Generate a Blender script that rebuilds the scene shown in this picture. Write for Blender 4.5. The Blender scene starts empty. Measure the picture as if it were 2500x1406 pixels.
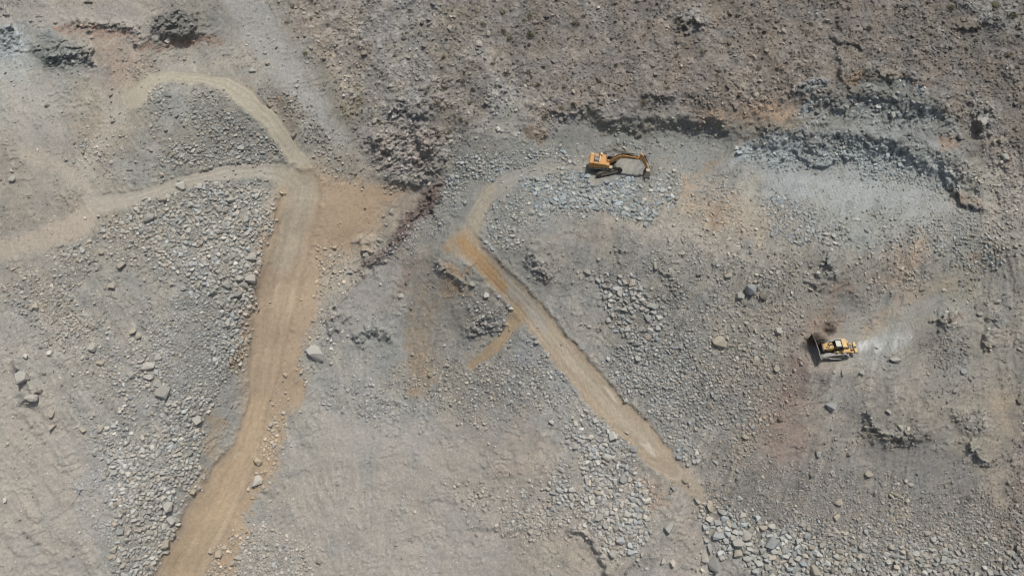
import bpy, bmesh, math, random
import numpy as np
from mathutils import Vector, Matrix, Euler

RNG = np.random.default_rng(11)
random.seed(5)
scene = bpy.context.scene
COL = scene.collection

# ------------------------------------------------------------------ camera
PW, PH = 2500.0, 1406.0
HFOV = math.radians(73.0)
FPX = PW / 2 / math.tan(HFOV / 2)
PITCH = math.radians(52.0)
SLOPE = math.radians(30.0)
DIST = 135.0
FWD = np.array([0, math.cos(PITCH), -math.sin(PITCH)])
UPV = np.array([0, math.sin(PITCH), math.cos(PITCH)])
RGT = np.array([1.0, 0, 0])
CAM = -DIST * FWD
NRM = np.array([0, -math.sin(SLOPE), math.cos(SLOPE)])     # normal of the mean hillside
VAX = np.array([0, math.cos(SLOPE), math.sin(SLOPE)])      # up the mean hillside

cam_data = bpy.data.cameras.new('camera')
cam_data.sensor_width = 36.0
cam_data.lens = 18.0 / math.tan(HFOV / 2)
cam_data.clip_start = 0.5
cam_data.clip_end = 4000
cam = bpy.data.objects.new('camera', cam_data)
COL.objects.link(cam)
cam.location = CAM
cam.rotation_euler = (math.radians(90) - PITCH, 0, 0)
scene.camera = cam

# ------------------------------------------------------------------ light
SUN_EL, SUN_AZ = 75.0, 62.0       # azimuth from +Y (uphill) towards +X
sun_data = bpy.data.lights.new('sun', 'SUN')
sun_data.energy = 3.75
sun_data.angle = math.radians(0.5)
sun_data.color = (1.0, 0.945, 0.865)
sun = bpy.data.objects.new('sun', sun_data)
COL.objects.link(sun)
_el, _az = math.radians(SUN_EL), math.radians(SUN_AZ)
_dir = Vector((math.sin(_az) * math.cos(_el), math.cos(_az) * math.cos(_el), math.sin(_el)))
sun.rotation_euler = (-_dir).to_track_quat('-Z', 'Y').to_euler()
sun.location = (0, 0, 200)
world = bpy.data.worlds.new('World')
scene.world = world
world.use_nodes = True
wn = world.node_tree
sky = wn.nodes.new('ShaderNodeTexSky')
sky.sky_type = 'NISHITA'
sky.sun_disc = False
sky.sun_elevation = _el
sky.sun_rotation = _az
sky.dust_density = 2.5
sky.air_density = 0.9
bg = wn.nodes['Background']
hs = wn.nodes.new('ShaderNodeHueSaturation')
hs.inputs['Saturation'].default_value = 0.55
wn.links.new(sky.outputs[0], hs.inputs['Color'])
wn.links.new(hs.outputs[0], bg.inputs[0])
bg.inputs[1].default_value = 0.12
scene.view_settings.view_transform = 'Standard'
scene.view_settings.look = 'None'
scene.view_settings.gamma = 1.0
scene.view_settings.exposure = EXPOSURE = -0.03
scene.cycles.filter_width = 1.15
scene.cycles.max_bounces = 5
scene.cycles.diffuse_bounces = 3


def tag(o, label=None, cat=None, group=None, kind=None):
    if label: o['label'] = label
    if cat: o['category'] = cat
    if group: o['group'] = group
    if kind: o['kind'] = kind
    return o


def lin(c):
    c = np.asarray(c, dtype=np.float64) / 255.0
    return np.where(c <= 0.04045, c / 12.92, ((c + 0.055) / 1.055) ** 2.4)


ALB = 0.80          # picture colour -> surface albedo


def alb(c):
    return lin(c) * ALB


# ------------------------------------------------------------------ numpy noise
_perm = np.random.default_rng(3).permutation(4096).astype(np.int32)
_ga = np.random.default_rng(4).random(4096).astype(np.float32) * 2 * np.pi
_gx, _gy = np.cos(_ga), np.sin(_ga)
_rnd = np.random.default_rng(8).random((4096, 3)).astype(np.float32)


def _h(ix, iy, seed):
    return _perm[(_perm[(ix + seed * 131) & 4095] + iy + seed * 17) & 4095]


def pn(x, y, seed=0):
    x = x.astype(np.float32); y = y.astype(np.float32)
    ix = np.floor(x).astype(np.int32); iy = np.floor(y).astype(np.int32)
    fx = x - ix; fy = y - iy
    ux = fx * fx * fx * (fx * (fx * 6 - 15) + 10); uy = fy * fy * fy * (fy * (fy * 6 - 15) + 10)
    def g(dx, dy):
        k = _h(ix + dx, iy + dy, seed)
        return _gx[k] * (fx - dx) + _gy[k] * (fy - dy)
    a = g(0, 0); a += ux * (g(1, 0) - a)
    b = g(0, 1); b += ux * (g(1, 1) - b)
    return (a + uy * (b - a)) * 1.5


def fbm(x, y, octs=4, seed=0, gain=0.5):
    r = np.zeros(np.shape(x), np.float32); a = 1.0; n = 0.0
    for k in range(octs):
        r += a * pn(x, y, seed + k * 7); n += a
        x = x * 2.03 + 3.1; y = y * 2.03 + 1.7; a *= gain
    return r / n * 1.4


def ridged(x, y, octs=4, seed=0):
    r = np.zeros(np.shape(x), np.float32); a = 1.0; n = 0
    for k in range(octs):
        r += a * (1 - 2 * np.abs(pn(x, y, seed + k * 5))); n += a
        x = x * 2.1 + 5.2; y = y * 2.1 + 1.3; a *= 0.55
    return r / n


def worley(x, y, seed=0):
    x = x.astype(np.float32); y = y.astype(np.float32)
    ix = np.floor(x).astype(np.int32); iy = np.floor(y).astype(np.int32)
    f1 = np.full(x.shape, 9.0, np.float32); f2 = f1.copy(); cid = np.zeros(x.shape, np.int32)
    for dx in (-1, 0, 1):
        for dy in (-1, 0, 1):
            k = _h(ix + dx, iy + dy, seed)
            d = np.hypot(ix + dx + _rnd[k, 0] - x, iy + dy + _rnd[k, 1] - y)
            m = d < f1
            f2 = np.where(m, f1, np.minimum(f2, d))
            cid = np.where(m, k, cid)
            f1 = np.where(m, d, f1)
    return f1, f2, _rnd[cid, 2]


def sstep(a, b, x):
    t = np.clip((x - a) / (b - a), 0, 1)
    return t * t * (3 - 2 * t)


# ------------------------------------------------------------------ the terrain grid (one vertex per photo point)
STEP = 2.2


def axis(lo, hi, far_lo, far_hi):
    core = np.arange(lo, hi + STEP, STEP)
    out = []
    p, s = core[-1], STEP
    while p < far_hi:
        s *= 1.12; p += s; out.append(p)
    pre = []
    p, s = core[0], STEP
    while p > far_lo:
        s *= 1.12; p -= s; pre.append(p)
    return np.array(pre[::-1] + list(core) + out)


XS = axis(-150, 2650, -7000, 9500)
YS = axis(-110, 1530, -2600, 4500)
PX, PY = [a.astype(np.float32) for a in np.meshgrid(XS, YS)]
NY, NX = PX.shape


def at(px, py, h):
    """photo point + height over the mean hillside -> world point"""
    px = np.asarray(px, np.float64); py = np.asarray(py, np.float64); h = np.asarray(h, np.float64)
    d = FWD + RGT * ((px - PW / 2) / FPX)[..., None] + UPV * ((PH / 2 - py) / FPX)[..., None]
    t = (h - NRM @ CAM) / (d @ NRM)
    return CAM + d * t[..., None]


P0 = at(PX, PY, np.zeros_like(PX))
U = P0[..., 0].astype(np.float32)
V = (P0 @ VAX).astype(np.float32)
IN = ((PX > -300) & (PX < 2800) & (PY > -260) & (PY < 1700))

# warped photo coordinates: painted edges come out ragged
WX = 11 * fbm(PX / 70, PY / 70, 3, 21) + 4 * fbm(PX / 17, PY / 17, 2, 22)
WY = 11 * fbm(PX / 70, PY / 70, 3, 31) + 4 * fbm(PX / 17, PY / 17, 2, 32)


def _box(pts, m):
    p = np.asarray(pts, float)
    i0 = np.searchsorted(XS, p[:, 0].min() - m); i1 = np.searchsorted(XS, p[:, 0].max() + m)
    j0 = np.searchsorted(YS, p[:, 1].min() - m); j1 = np.searchsorted(YS, p[:, 1].max() + m)
    return slice(j0, max(j1, j0 + 1)), slice(i0, max(i1, i0 + 1))


def line_field(pts, warp, m):
    """distance, signed side and width along a polyline of (x, y, halfwidth)"""
    p = np.asarray(pts, float)
    sl = _box(p, m)
    x = PX[sl] + warp * WX[sl]; y = PY[sl] + warp * WY[sl]
    best = np.full(x.shape, 1e9, np.float32); sd = best.copy(); wd = np.zeros_like(best); al = np.zeros_like(best)
    L = 0.0
    for (x0, y0, w0), (x1, y1, w1) in zip(p[:-1], p[1:]):
        ex, ey = x1 - x0, y1 - y0
        ln = math.hypot(ex, ey)
        t = np.clip(((x - x0) * ex + (y - y0) * ey) / (ln * ln), 0, 1)
        d = np.hypot(x - x0 - t * ex, y - y0 - t * ey)
        s = np.sign(ex * (y - y0) - ey * (x - x0))
        k = d < best
        best = np.where(k, d, best); sd = np.where(k, s * d, sd)
        wd = np.where(k, w0 + t * (w1 - w0), wd); al = np.where(k, L + t * ln, al)
        L += ln
    return sl, best, sd, wd, al, L


def stroke(pts, feather=8, warp=1.0):
    if len(pts[0]) == 2: raise ValueError
    mw = max(q[2] for q in pts)
    sl, d, sd, w, al, L = line_field(pts, warp, mw + feather + 45)
    out = np.zeros((NY, NX), np.float32)
    out[sl] = 1 - sstep(w - feather, w + feather, d)
    return out


def poly_sd(pts, warp, m):
    p = np.asarray(pts, float)
    sl = _box(p, m)
    x = PX[sl] + warp * WX[sl]; y = PY[sl] + warp * WY[sl]
    best = np.full(x.shape, 1e9, np.float32); ins = np.zeros(x.shape, bool)
    for (x0, y0), (x1, y1) in zip(p, np.roll(p, -1, 0)):
        ex, ey = x1 - x0, y1 - y0
        t = np.clip(((x - x0) * ex + (y - y0) * ey) / (ex * ex + ey * ey + 1e-9), 0, 1)
        best = np.minimum(best, np.hypot(x - x0 - t * ex, y - y0 - t * ey))
        if ey != 0:
            c = ((y0 > y) != (y1 > y)) & (x < ex * (y - y0) / ey + x0)
            ins ^= c
    return sl, np.where(ins, best, -best)


def area(pts, feather=15, warp=1.0):
    sl, s = poly_sd(pts, warp, feather + 45)
    out = np.zeros((NY, NX), np.float32)
    out[sl] = sstep(-feather, feather, s)
    return out


def blur(a, n):
    for ax in (0, 1):
        k = 2 * n + 1
        pad = [(0, 0), (0, 0)]; pad[ax] = (n + 1, n)
        c = np.cumsum(np.pad(a, pad, mode='edge'), axis=ax, dtype=np.float64)
        a = ((c[k:] - c[:-k]) if ax == 0 else (c[:, k:] - c[:, :-k])) / k
    return a.astype(np.float32)


KC = 6
CXS = XS[::KC]; CYS = YS[::KC]
if CXS[-1] != XS[-1]: CXS = np.append(CXS, XS[-1])
if CYS[-1] != YS[-1]: CYS = np.append(CYS, YS[-1])
CPX, CPY = np.meshgrid(CXS, CYS)


def upsample(A, px=PX, py=PY):
    """bilinear lookup of a map made on the coarse grid"""
    fi = np.interp(px, CXS, np.arange(len(CXS))); fj = np.interp(py, CYS, np.arange(len(CYS)))
    i = np.clip(fi.astype(np.int32), 0, len(CXS) - 2); j = np.clip(fj.astype(np.int32), 0, len(CYS) - 2)
    a = (fi - i).astype(np.float32); b = (fj - j).astype(np.float32)
    if A.ndim == 3: a = a[..., None]; b = b[..., None]
    A = A.astype(np.float32)
    return A[j, i] * (1 - a) * (1 - b) + A[j, i + 1] * a * (1 - b) + A[j + 1, i] * (1 - a) * b + A[j + 1, i + 1] * a * b
# ------------------------------------------------------------------ heights over the mean hillside
HP = """-900 -600 6,-900 300 9,-900 1100 11,-900 2200 11,600 -700 0,1300 -700 0,2000 -700 3,3300 -700 7,3400 300 7,3400 1000 5,3300 2100 3,1200 2200 -2,500 2200 -5,2000 2200 0
0 0 3,0 220 3,0 400 3.5,0 640 4.2,0 800 5,0 1100 5.5,0 1400 6,220 0 2.5,220 120 2.2,400 60 2,450 130 .2,300 300 3.2,420 210 2.4,560 190 .6,700 180 -1,560 30 .5
650 60 -.4,760 60 -.6,860 160 -1.6,800 300 -2.4,860 380 -3.4,480 300 2.6,560 330 1.4,430 400 2.8,600 400 .2,300 460 3.3,680 300 -.8,740 400 -2.6
1000 0 -1,1000 150 -2,1000 270 -3,1000 380 -4.2,960 450 -4.6,1045 500 -6,950 620 -6.2,860 760 -6.2,780 900 -6.2,700 1050 -6.2,640 1220 -5.6,600 1406 -5
400 560 3.3,520 560 2,640 520 -.6,230 600 4.2,500 720 1.8,420 850 2.6,560 830 -.8,600 680 -.2,250 820 4.3,300 1000 3.6,460 960 1.2,430 1150 .6,350 1300 1.6,200 1150 4,430 1290 -1.2,100 1350 5,270 1406 2.8
740 450 -3.4,720 560 -3.8,690 700 -4.2,650 850 -4.7,615 980 -5,540 1180 -4.4,450 1400 -3.4,850 560 -4.8,830 480 -4.2,760 760 -5,720 900 -5.4
1100 640 .6,1180 500 .2,1250 440 -.2,1120 560 0,1060 600 -1.6,1000 720 -3.4,1060 760 -1.8,1150 800 -.6,1250 760 1,1050 950 -2.6,1150 1000 -1,900 1000 -4.6,880 1150 -4,1000 1250 -2.6,1200 1250 -.2,1250 950 .9,1350 1100 1.6,1150 1400 -1.2,850 1380 -3.6,1400 1330 1.2,1450 1250 1.7,720 1250 -4.8
1300 760 1.2,1450 950 2.1,1560 1060 2.6,1660 1150 2.9,1730 1250 2.6,1640 1330 2,1750 1380 2
1300 560 3,1280 480 1.8,1430 540 3.6,1600 530 4.4,1700 600 4.8,1900 600 5,2050 600 5,2250 600 4.6,2400 570 4.2,1400 650 3,1420 800 2.4,1600 760 4,1600 900 3,1800 800 4.4,1750 1000 3.4,1750 1150 3.1,1900 1000 4
1460 415 .4,1600 420 .9,1500 370 -1,1700 370 -.7,1800 430 1.4,2000 420 .9,2000 500 3,2200 460 1.8,2350 450 1.6,2200 540 3.6,1400 395 -.4,1300 415 -.5,1350 345 -.4,1560 335 -1,1720 335 -.7
2030 857 4.1,1985 880 4.6,2050 890 4.9,2035 822 2.9,1995 830 3.4,2100 850 4.1,2200 820 3.6,2300 740 3,2400 660 3,2100 780 2.6,2180 700 3.4,2080 700 4.2,2100 910 4.8,2250 880 4.2,1930 800 4.1,2400 850 3.6
2050 1000 4.2,2150 1130 2.6,2300 1130 2.6,2250 1030 4,2200 1250 2.6,2000 1250 3,2400 1080 3.6,2480 1000 4.2,2440 1250 3,1850 1300 2.6,2100 1400 1.8,2400 1400 2,2490 700 4.8
1300 250 .6,1500 250 1.2,1500 120 .6,1500 0 .3,1750 250 1.6,1750 0 1,2000 100 1.8,1950 240 1.4,2150 120 2.2,2400 120 3,2450 250 3.6,2490 0 3.2,2400 330 3.2,2480 430 4,2250 150 2.6,1200 60 -.4,1150 250 -1.2,1200 330 -.6"""
hp = np.array([[float(t) for t in s.split()] for s in HP.replace('\n', ',').split(',')])
_c = hp[:, :2] / 500.0


def tps(r2):
    return np.where(r2 > 1e-12, 0.5 * r2 * np.log(np.maximum(r2, 1e-12)), 0)


_n = len(hp)
A = np.zeros((_n + 3, _n + 3))
A[:_n, :_n] = tps(((_c[:, None] - _c[None]) ** 2).sum(-1)) + 0.004 * np.eye(_n)
A[:_n, _n] = 1; A[:_n, _n + 1:] = _c; A[_n, :_n] = 1; A[_n + 1:, :_n] = _c.T
_w = np.linalg.solve(A, np.concatenate([hp[:, 2], np.zeros(3)]))
cx = np.clip(CPX, -900, 3300) / 500.0; cy = np.clip(CPY, -700, 2150) / 500.0
H = _w[_n] + _w[_n + 1] * cx + _w[_n + 2] * cy
for k in range(_n):
    H += _w[k] * tps((cx - _c[k, 0]) ** 2 + (cy - _c[k, 1]) ** 2)
H = 1.4 * upsample(H)
H += 0.5 * fbm(U / 16, V / 16, 3, 40)

ROCK = np.zeros((NY, NX), np.float32)       # bare broken rock
DARK = np.zeros((NY, NX), np.float32)       # fresh dark face


def cliff(pts, hh, wpx, decay, rock=1.0, dark=0.0, warp=1.8, both=0.15):
    """a step: toe along the polyline (left to right in the photo), crest wpx above it"""
    p = [(x, y, 1) for x, y in pts]
    sl, d, sd, w, al, L = line_field(p, warp, wpx + decay * 3)
    up = -sd
    ends = sstep(0, L * both, al) * (1 - sstep(L * (1 - both), L, al))
    prof = np.where(up > 0, sstep(0, wpx, up) * np.exp(-np.maximum(up - wpx, 0) / decay), 0)
    H[sl] += hh * prof * ends
    band = sstep(-10, 4, up) * (1 - sstep(wpx * 0.9, wpx * 1.35, up)) * ends
    ROCK[sl] = np.maximum(ROCK[sl], rock * band)
    DARK[sl] = np.maximum(DARK[sl], dark * band)


cliff([(1395, 300), (1480, 318), (1560, 322), (1650, 326), (1720, 322), (1800, 345)], 1.3, 38, 70, .65, .15)
cliff([(1790, 372), (1900, 392), (2000, 388), (2100, 388), (2180, 408), (2260, 442), (2330, 478), (2410, 512)], 2.3, 74, 90, .85, .2)
cliff([(1935, 288), (2040, 284), (2130, 284), (2200, 300), (2290, 312), (2345, 335)], 2.0, 64, 70, .85, .2)
cliff([(2040, 218), (2120, 212), (2180, 222), (2275, 228)], 1.5, 48, 60, .8, .2)
cliff([(1925, 240), (1950, 232), (2030, 218)], 1.0, 22, 40, .9, .9)
cliff([(1050, 662), (1090, 684), (1135, 706)], .7, 22, 50, .9, .6)
cliff([(1270, 640), (1310, 672), (1350, 700)], .5, 24, 40, .8, .35)
cliff([(870, 842), (905, 824), (960, 832)], .5, 24, 40, .9, .25)
cliff([(1130, 835), (1180, 812), (1240, 775)], .6, 34, 40, .9, .3)
cliff([(2075, 1020), (2110, 1062), (2150, 1096), (2200, 1100), (2290, 1068)], 1.0, 34, 80, .6, .12)
cliff([(2345, 1085), (2370, 1110), (2410, 1150)], .7, 14, 50, .6, .5)
cliff([(110, 165), (160, 158), (235, 150)], 1.0, 30, 40, .9, .5)
cliff([(130, 72), (240, 74), (300, 80), (350, 108), (420, 112), (540, 100)], .55, 24, 60, .5, .2)
cliff([(0, 120), (30, 115), (60, 95)], 1.0, 40, 60, .7, .3)
cliff([(1380, 1300), (1420, 1310), (1450, 1350), (1470, 1420)], 1.0, 14, 60, .2, 0)
cliff([(20, 880), (60, 950), (40, 985)], .9, 16, 50, .3, 0)

for pts, hh, w_ in [([(20, 949), (43, 986), (60, 1023), (100, 1090)], .8, 12), ([(120, 1080), (150, 1150), (180, 1230)], .5, 10), ([(30, 1230), (90, 1330), (150, 1400)], .6, 12),
                    ([(0, 1290), (40, 1360), (60, 1410)], .5, 10), ([(1000, 520), (950, 590), (880, 660), (830, 740), (780, 840)], 1.0, 14), ([(1075, 440), (1050, 480), (1030, 530)], 1.6, 14),
                    ([(780, 1000), (860, 985), (950, 1000), (1010, 1030)], .6, 12), ([(1210, 1145), (1225, 1165), (1290, 1160)], .5, 8), ([(640, 1200), (690, 1170), (770, 1150)], .5, 8),
                    ([(1010, 1220), (1060, 1240), (1130, 1235)], .5, 8), ([(1130, 1290), (1220, 1310), (1330, 1300)], .6, 10), ([(870, 600), (905, 640), (920, 680)], .6, 10),
                    ([(1900, 380), (2000, 400), (2120, 408)], .7, 12), ([(2280, 440), (2340, 500), (2390, 545)], 1.0, 16), ([(2365, 300), (2390, 325), (2425, 318)], .9, 14),
                    ([(2400, 830), (2425, 850), (2455, 845)], .7, 12), ([(2265, 790), (2300, 800), (2340, 790)], .7, 10), ([(1960, 700), (1990, 712), (2020, 708)], .4, 10),
                    ([(2000, 640), (2020, 650), (2045, 645)], .5, 10), ([(1640, 60), (1680, 75), (1720, 60)], 1.0, 14), ([(1330, 270), (1400, 285), (1450, 275)], .7, 12),
                    ([(1540, 250), (1600, 240), (1650, 250)], .6, 12), ([(2040, 110), (2080, 100), (2130, 115)], .8, 12), ([(2320, 60), (2380, 80), (2430, 60)], .9, 14),
                    ([(890, 340), (930, 380), (960, 395)], 1.3, 14), ([(990, 350), (1040, 370), (1080, 360)], 1.2, 14), ([(960, 440), (1000, 462), (1060, 430)], .5, 12), ([(930, 290), (990, 280), (1050, 300)], 1.0, 12),
                    ([(1580, 660), (1640, 700), (1660, 760)], .4, 10), ([(1820, 700), (1840, 725), (1860, 720)], .9, 8)]:
    pale_ = 600 < pts[0][0] < 1340 and pts[0][1] > 980 or pts[0][0] < 200
    cliff(pts, hh * (.38 if pale_ else 1), w_ * (1.6 if pale_ else 1), 45, .2 if pale_ else .45, .12, 2.6, .25)
rk = [([(378, 42), (425, 22), (470, 28), (482, 84), (430, 104), (376, 78)], 9, .8, .35, .45),
      ([(880, 318), (935, 292), (1005, 290), (1070, 322), (1092, 380), (1066, 440), (1000, 462), (938, 440), (905, 385)], 20, 1.0, .3, .25),
      ([(940, 240), (1040, 215), (1060, 290), (960, 300), (900, 320)], 16, .6, .25, .4),
      ([(1035, 462), (1082, 430), (1078, 490), (1010, 560), (945, 622), (895, 648), (955, 570), (1012, 515)], 14, 1.0, .65, .3),
      ([(2375, 215), (2420, 240), (2445, 285), (2400, 330), (2372, 280)], 12, .8, .35, .5),
      ([(2330, 0), (2500, 0), (2500, 80), (2390, 60)], 22, .7, .4, .3),
      ([(1640, 30), (1720, 10), (1740, 60), (1680, 75)], 16, .7, .5, .3),
      ([(2280, 770), (2340, 745), (2360, 800), (2290, 812)], 12, .6, .4, .2),
      ([(2405, 740), (2450, 760), (2440, 840), (2410, 820)], 12, .6, .4, .2),
      ([(2000, 610), (2035, 600), (2040, 680), (2008, 672)], 10, .6, .35, .2),
      ([(85, 105), (160, 90), (225, 120), (210, 165), (110, 168)], 14, .7, .35, .2),
      ([(2330, 1010), (2420, 990), (2425, 1060), (2360, 1060)], 14, .6, .3, .2),
      ([(60, 925), (90, 950), (70, 985), (40, 960)], 8, .2, 0, .6)]
for pts, f, r, dk, hh in rk:
    m = area(pts, f, 1.2)
    ROCK = np.maximum(ROCK, r * m); DARK = np.maximum(DARK, dk * m); H += hh * m

for pts, f, r, dk in [([(1790, 345), (1900, 330), (2010, 325), (2120, 335), (2210, 360), (2290, 400), (2390, 490), (2410, 520), (2340, 490), (2250, 450), (2150, 415), (2000, 405), (1880, 400), (1800, 392)], 14, .75, .16),
                      ([(1930, 260), (2040, 238), (2150, 235), (2260, 245), (2330, 300), (2350, 345), (2230, 320), (2100, 300), (1990, 300), (1925, 295)], 12, .7, .2),
                      ([(2030, 215), (2080, 180), (2180, 180), (2285, 225), (2180, 232), (2090, 228)], 12, .65, .15),
                      ([(1390, 295), (1500, 285), (1650, 285), (1790, 300), (1800, 345), (1650, 332), (1500, 325)], 12, .55, .12),
                      ([(1700, 300), (1850, 290), (1900, 320), (1800, 350), (1700, 345)], 16, .5, .1)]:
    m = area(pts, f, 1.4); ROCK = np.maximum(ROCK, r * m); DARK = np.maximum(DARK, dk * m)

# ------------------------------------------------------------------ roads
R1 = [(405, 1480, 62), (445, 1390, 62), (500, 1280, 60), (556, 1180, 52), (602, 1090, 34), (633, 985, 27), (650, 870, 40), (672, 740, 54), (700, 620, 56), (728, 520, 52), (738, 455, 46), (700, 428, 30)]
R1W = [(660, 1000, 70), (690, 870, 85), (745, 720, 95), (800, 600, 110), (840, 520, 110), (800, 470, 70)]
R1B = [(735, 450, 30), (700, 425, 26), (640, 416, 20), (560, 420, 18), (470, 440, 17), (380, 466, 17), (300, 490, 18), (230, 495, 20)]
R1C = [(748, 428, 26), (715, 370, 22), (650, 285, 24), (600, 240, 22), (550, 205, 16), (490, 190, 11), (420, 185, 11), (370, 200, 18), (330, 240, 26)]
R1D = [(240, 495, 26), (195, 550, 30), (120, 578, 26), (40, 600, 26), (-60, 622, 28)]
R1F = [(560, -30, 34), (620, 40, 40), (660, 110, 44), (700, 170, 40), (750, 235, 30), (800, 300, 22), (830, 350, 16)]
R1G = [(60, 20, 16), (150, 30, 18), (260, 25, 22), (350, 40, 22)]
R1H = [(300, 245, 26), (260, 320, 26), (215, 400, 22), (190, 450, 18)]
R1E = [(230, 490, 22), (190, 440, 16), (130, 400, 14), (60, 370, 18)]
R2 = [(1130, 590, 32), (1180, 640, 26), (1250, 710, 27), (1310, 775, 30), (1370, 850, 34), (1440, 935, 37), (1510, 1015, 39), (1570, 1072, 38), (1615, 1118, 32), (1650, 1155, 18)]
R2T = [(1140, 600, 34), (1150, 545, 22), (1180, 490, 20), (1225, 448, 20), (1290, 420, 18), (1360, 402, 18), (1440, 395, 16), (1530, 380, 14)]
R2S = [(1275, 755, 20), (1235, 810, 14), (1195, 860, 11), (1150, 895, 7)]
R2L = [(1660, 1160, 24), (1700, 1200, 20), (1725, 1250, 16)]
mR1 = stroke(R1, 9, 1.0)
mR1W = area([(700, 440), (790, 435), (900, 440), (985, 458), (940, 505), (905, 570), (860, 630), (800, 615), (775, 680), (765, 760), (742, 880), (738, 985), (700, 1010), (690, 1075), (660, 1140), (625, 1220), (600, 1300), (560, 1420), (500, 1420), (600, 1090), (650, 860), (690, 620)], 16, 2.2)
mR1B = stroke(R1B, 6, .6); mR1C = stroke(R1C, 7, .7); mR1D = stroke(R1D, 16, 1); mR1E = stroke(R1E, 12, 1); mR1F = stroke(R1F, 20, 1.6); mR1G = stroke(R1G, 14, 1.4); mR1H = stroke(R1H, 16, 1.5)
mR2 = stroke(R2, 5, .7); mR2T = stroke(R2T, 7, .6); mR2S = stroke(R2S, 5, .5); mR2L = stroke(R2L, 9, .9)
ROAD = np.max([mR1, mR1B, mR1C, .7 * mR1D, .6 * mR1E, mR2, mR2T, mR2S, .7 * mR2L, .75 * mR1W, .55 * mR1F, .5 * mR1G, .4 * mR1H], axis=0)
mBench = area([(1560, 375), (1690, 362), (1800, 395), (1900, 400), (2050, 395), (2160, 415), (2260, 455), (2350, 505), (2390, 560), (2250, 560), (2080, 545), (1990, 520), (1900, 470), (1800, 440), (1690, 425), (1610, 410)], 14, 1)
mBench2 = area([(1385, 312), (1480, 324), (1580, 330), (1660, 336), (1640, 352), (1540, 350), (1420, 352), (1330, 345)], 10, .8)
mBench3 = area([(1940, 300), (2100, 296), (2200, 312), (2330, 338), (2320, 372), (2240, 366), (2120, 342), (2000, 336), (1920, 330)], 10, .9)
mDoz = stroke([(1975, 868, 26), (2060, 858, 32), (2140, 838, 36), (2210, 800, 38), (2290, 720, 34), (2370, 660, 26)], 14, .8)
# the roadbeds: cut a little, with a low berm along each edge
H -= 0.14 * mR2 + 0.10 * mR1 + .08 * mR1B + .08 * mR1C + .08 * mR2S
for pts, hb, side in ((R1, .25, -1), (R1, .15, 1), (R1B, .2, 1), (R1C, .2, -1), (R2, .3, -1), (R2, .22, 1), (R2T, .25, 1)):
    sl, d, sd, w, al, L = line_field(pts, .6, 100)
    q = (sd * side - w - 4) / 6.5
    H[sl] += hb * np.exp(-q * q) * sstep(0, 30, al) * (1 - sstep(L - 30, L, al)) * (.6 + .9 * np.clip(fbm(U[sl] / 1.6, V[sl] / 1.6, 3, 55), -.5, 1))
# the bank the left road is cut into
sl, d, sd, w, al, L = line_field([(558, 905, 1), (590, 860, 1), (605, 790, 1), (640, 690, 1), (672, 590, 1), (690, 500, 1)], .9, 90)
H[sl] -= 0.3 * sstep(-8, 8, sd) * (1 - sstep(16, 60, sd)) * (1 - sstep(L - 60, L, al))

# ------------------------------------------------------------------ surface relief
NAT = np.maximum(area([(640, -140), (2760, -200), (2760, 380), (2500, 560), (2440, 420), (2340, 300), (2270, 225), (2120, 180), (2040, 205), (1930, 262), (1800, 285), (1600, 282), (1430, 285), (1340, 340), (1270, 330), (1170, 330), (1090, 390), (1000, 430), (900, 400), (850, 300), (820, 200), (740, 110)], 22, 1.3),
                 area([(2500, 960), (2900, 700), (2900, 1500), (2490, 1500), (2470, 1250), (2462, 1150)], 16, 1.2))
NAT *= 1 - .8 * ROAD
NAT *= 1 - np.maximum(stroke([(1265, 262, 20), (1240, 300, 26), (1225, 330, 20)], 10, 1), 0)
SMOOTH = np.maximum.reduce([ROAD, .7 * mBench, .7 * mBench2, .6 * mBench3, .6 * mDoz])
LOOSE = np.clip(1 - NAT - ROCK - SMOOTH, 0, 1)

f1, f2, cr = worley(U / 1.15 + .15 * fbm(U / .6, V / .6, 2, 3), V / 1.15, 5)
big = np.clip(1 - f1 / .62, 0, 1) ** .7 * np.clip(cr * 1.8 - .75, 0, 1)
f1b, f2b, crb = worley(U / .52, V / .52, 9)
sml = np.clip(1 - f1b / .62, 0, 1) ** .7 * np.clip(crb * 1.6 - .5, 0, 1)
nz = fbm(U / 3.2, V / 3.2, 5, 60)
nzf = fbm(U / .7, V / .7, 3, 70)
clump = np.clip(.6 + .9 * fbm(U / 9, V / 9, 3, 80), .1, 1.4)
H += NAT * (.26 * nz + .36 * big * clump ** 2 + .20 * sml + .06 * nzf + .4 * fbm(U / 7, V / 7, 3, 84))
# downhill streaks (rills, spilled stone) fan out from the gully
ANG = np.interp(PX, [-300, 0, 300, 600, 800, 950, 1150, 1500, 1900, 2200, 2400, 2900], [30, 32, 34, 30, 20, -10, -22, -28, -24, -12, -4, 4]).astype(np.float32)
STR = np.zeros((NY, NX), np.float32); STR2 = STR.copy()
angs = [-36, -24, -12, 0, 12, 24, 36]
for k, a in enumerate(angs):
    wgt = np.clip(1 - np.abs(ANG - a) / 12.0, 0, 1)
    if wgt.max() <= 0: continue
    ca, sa = math.cos(math.radians(a)), math.sin(math.radians(a))
    s = U * ca + V * sa; t = -U * sa + V * ca
    s = s + .35 * fbm(U / 4, V / 4, 2, 90)
    STR += wgt * fbm(s / .85, t / 14, 4, 91 + k)
    STR2 += wgt * fbm(s / 3.4, t / 24, 3, 121 + k)
TD = np.zeros((NY, NX), np.float32)
_a = np.radians(ANG)
TD = -U * np.sin(_a) + V * np.cos(_a)
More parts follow.
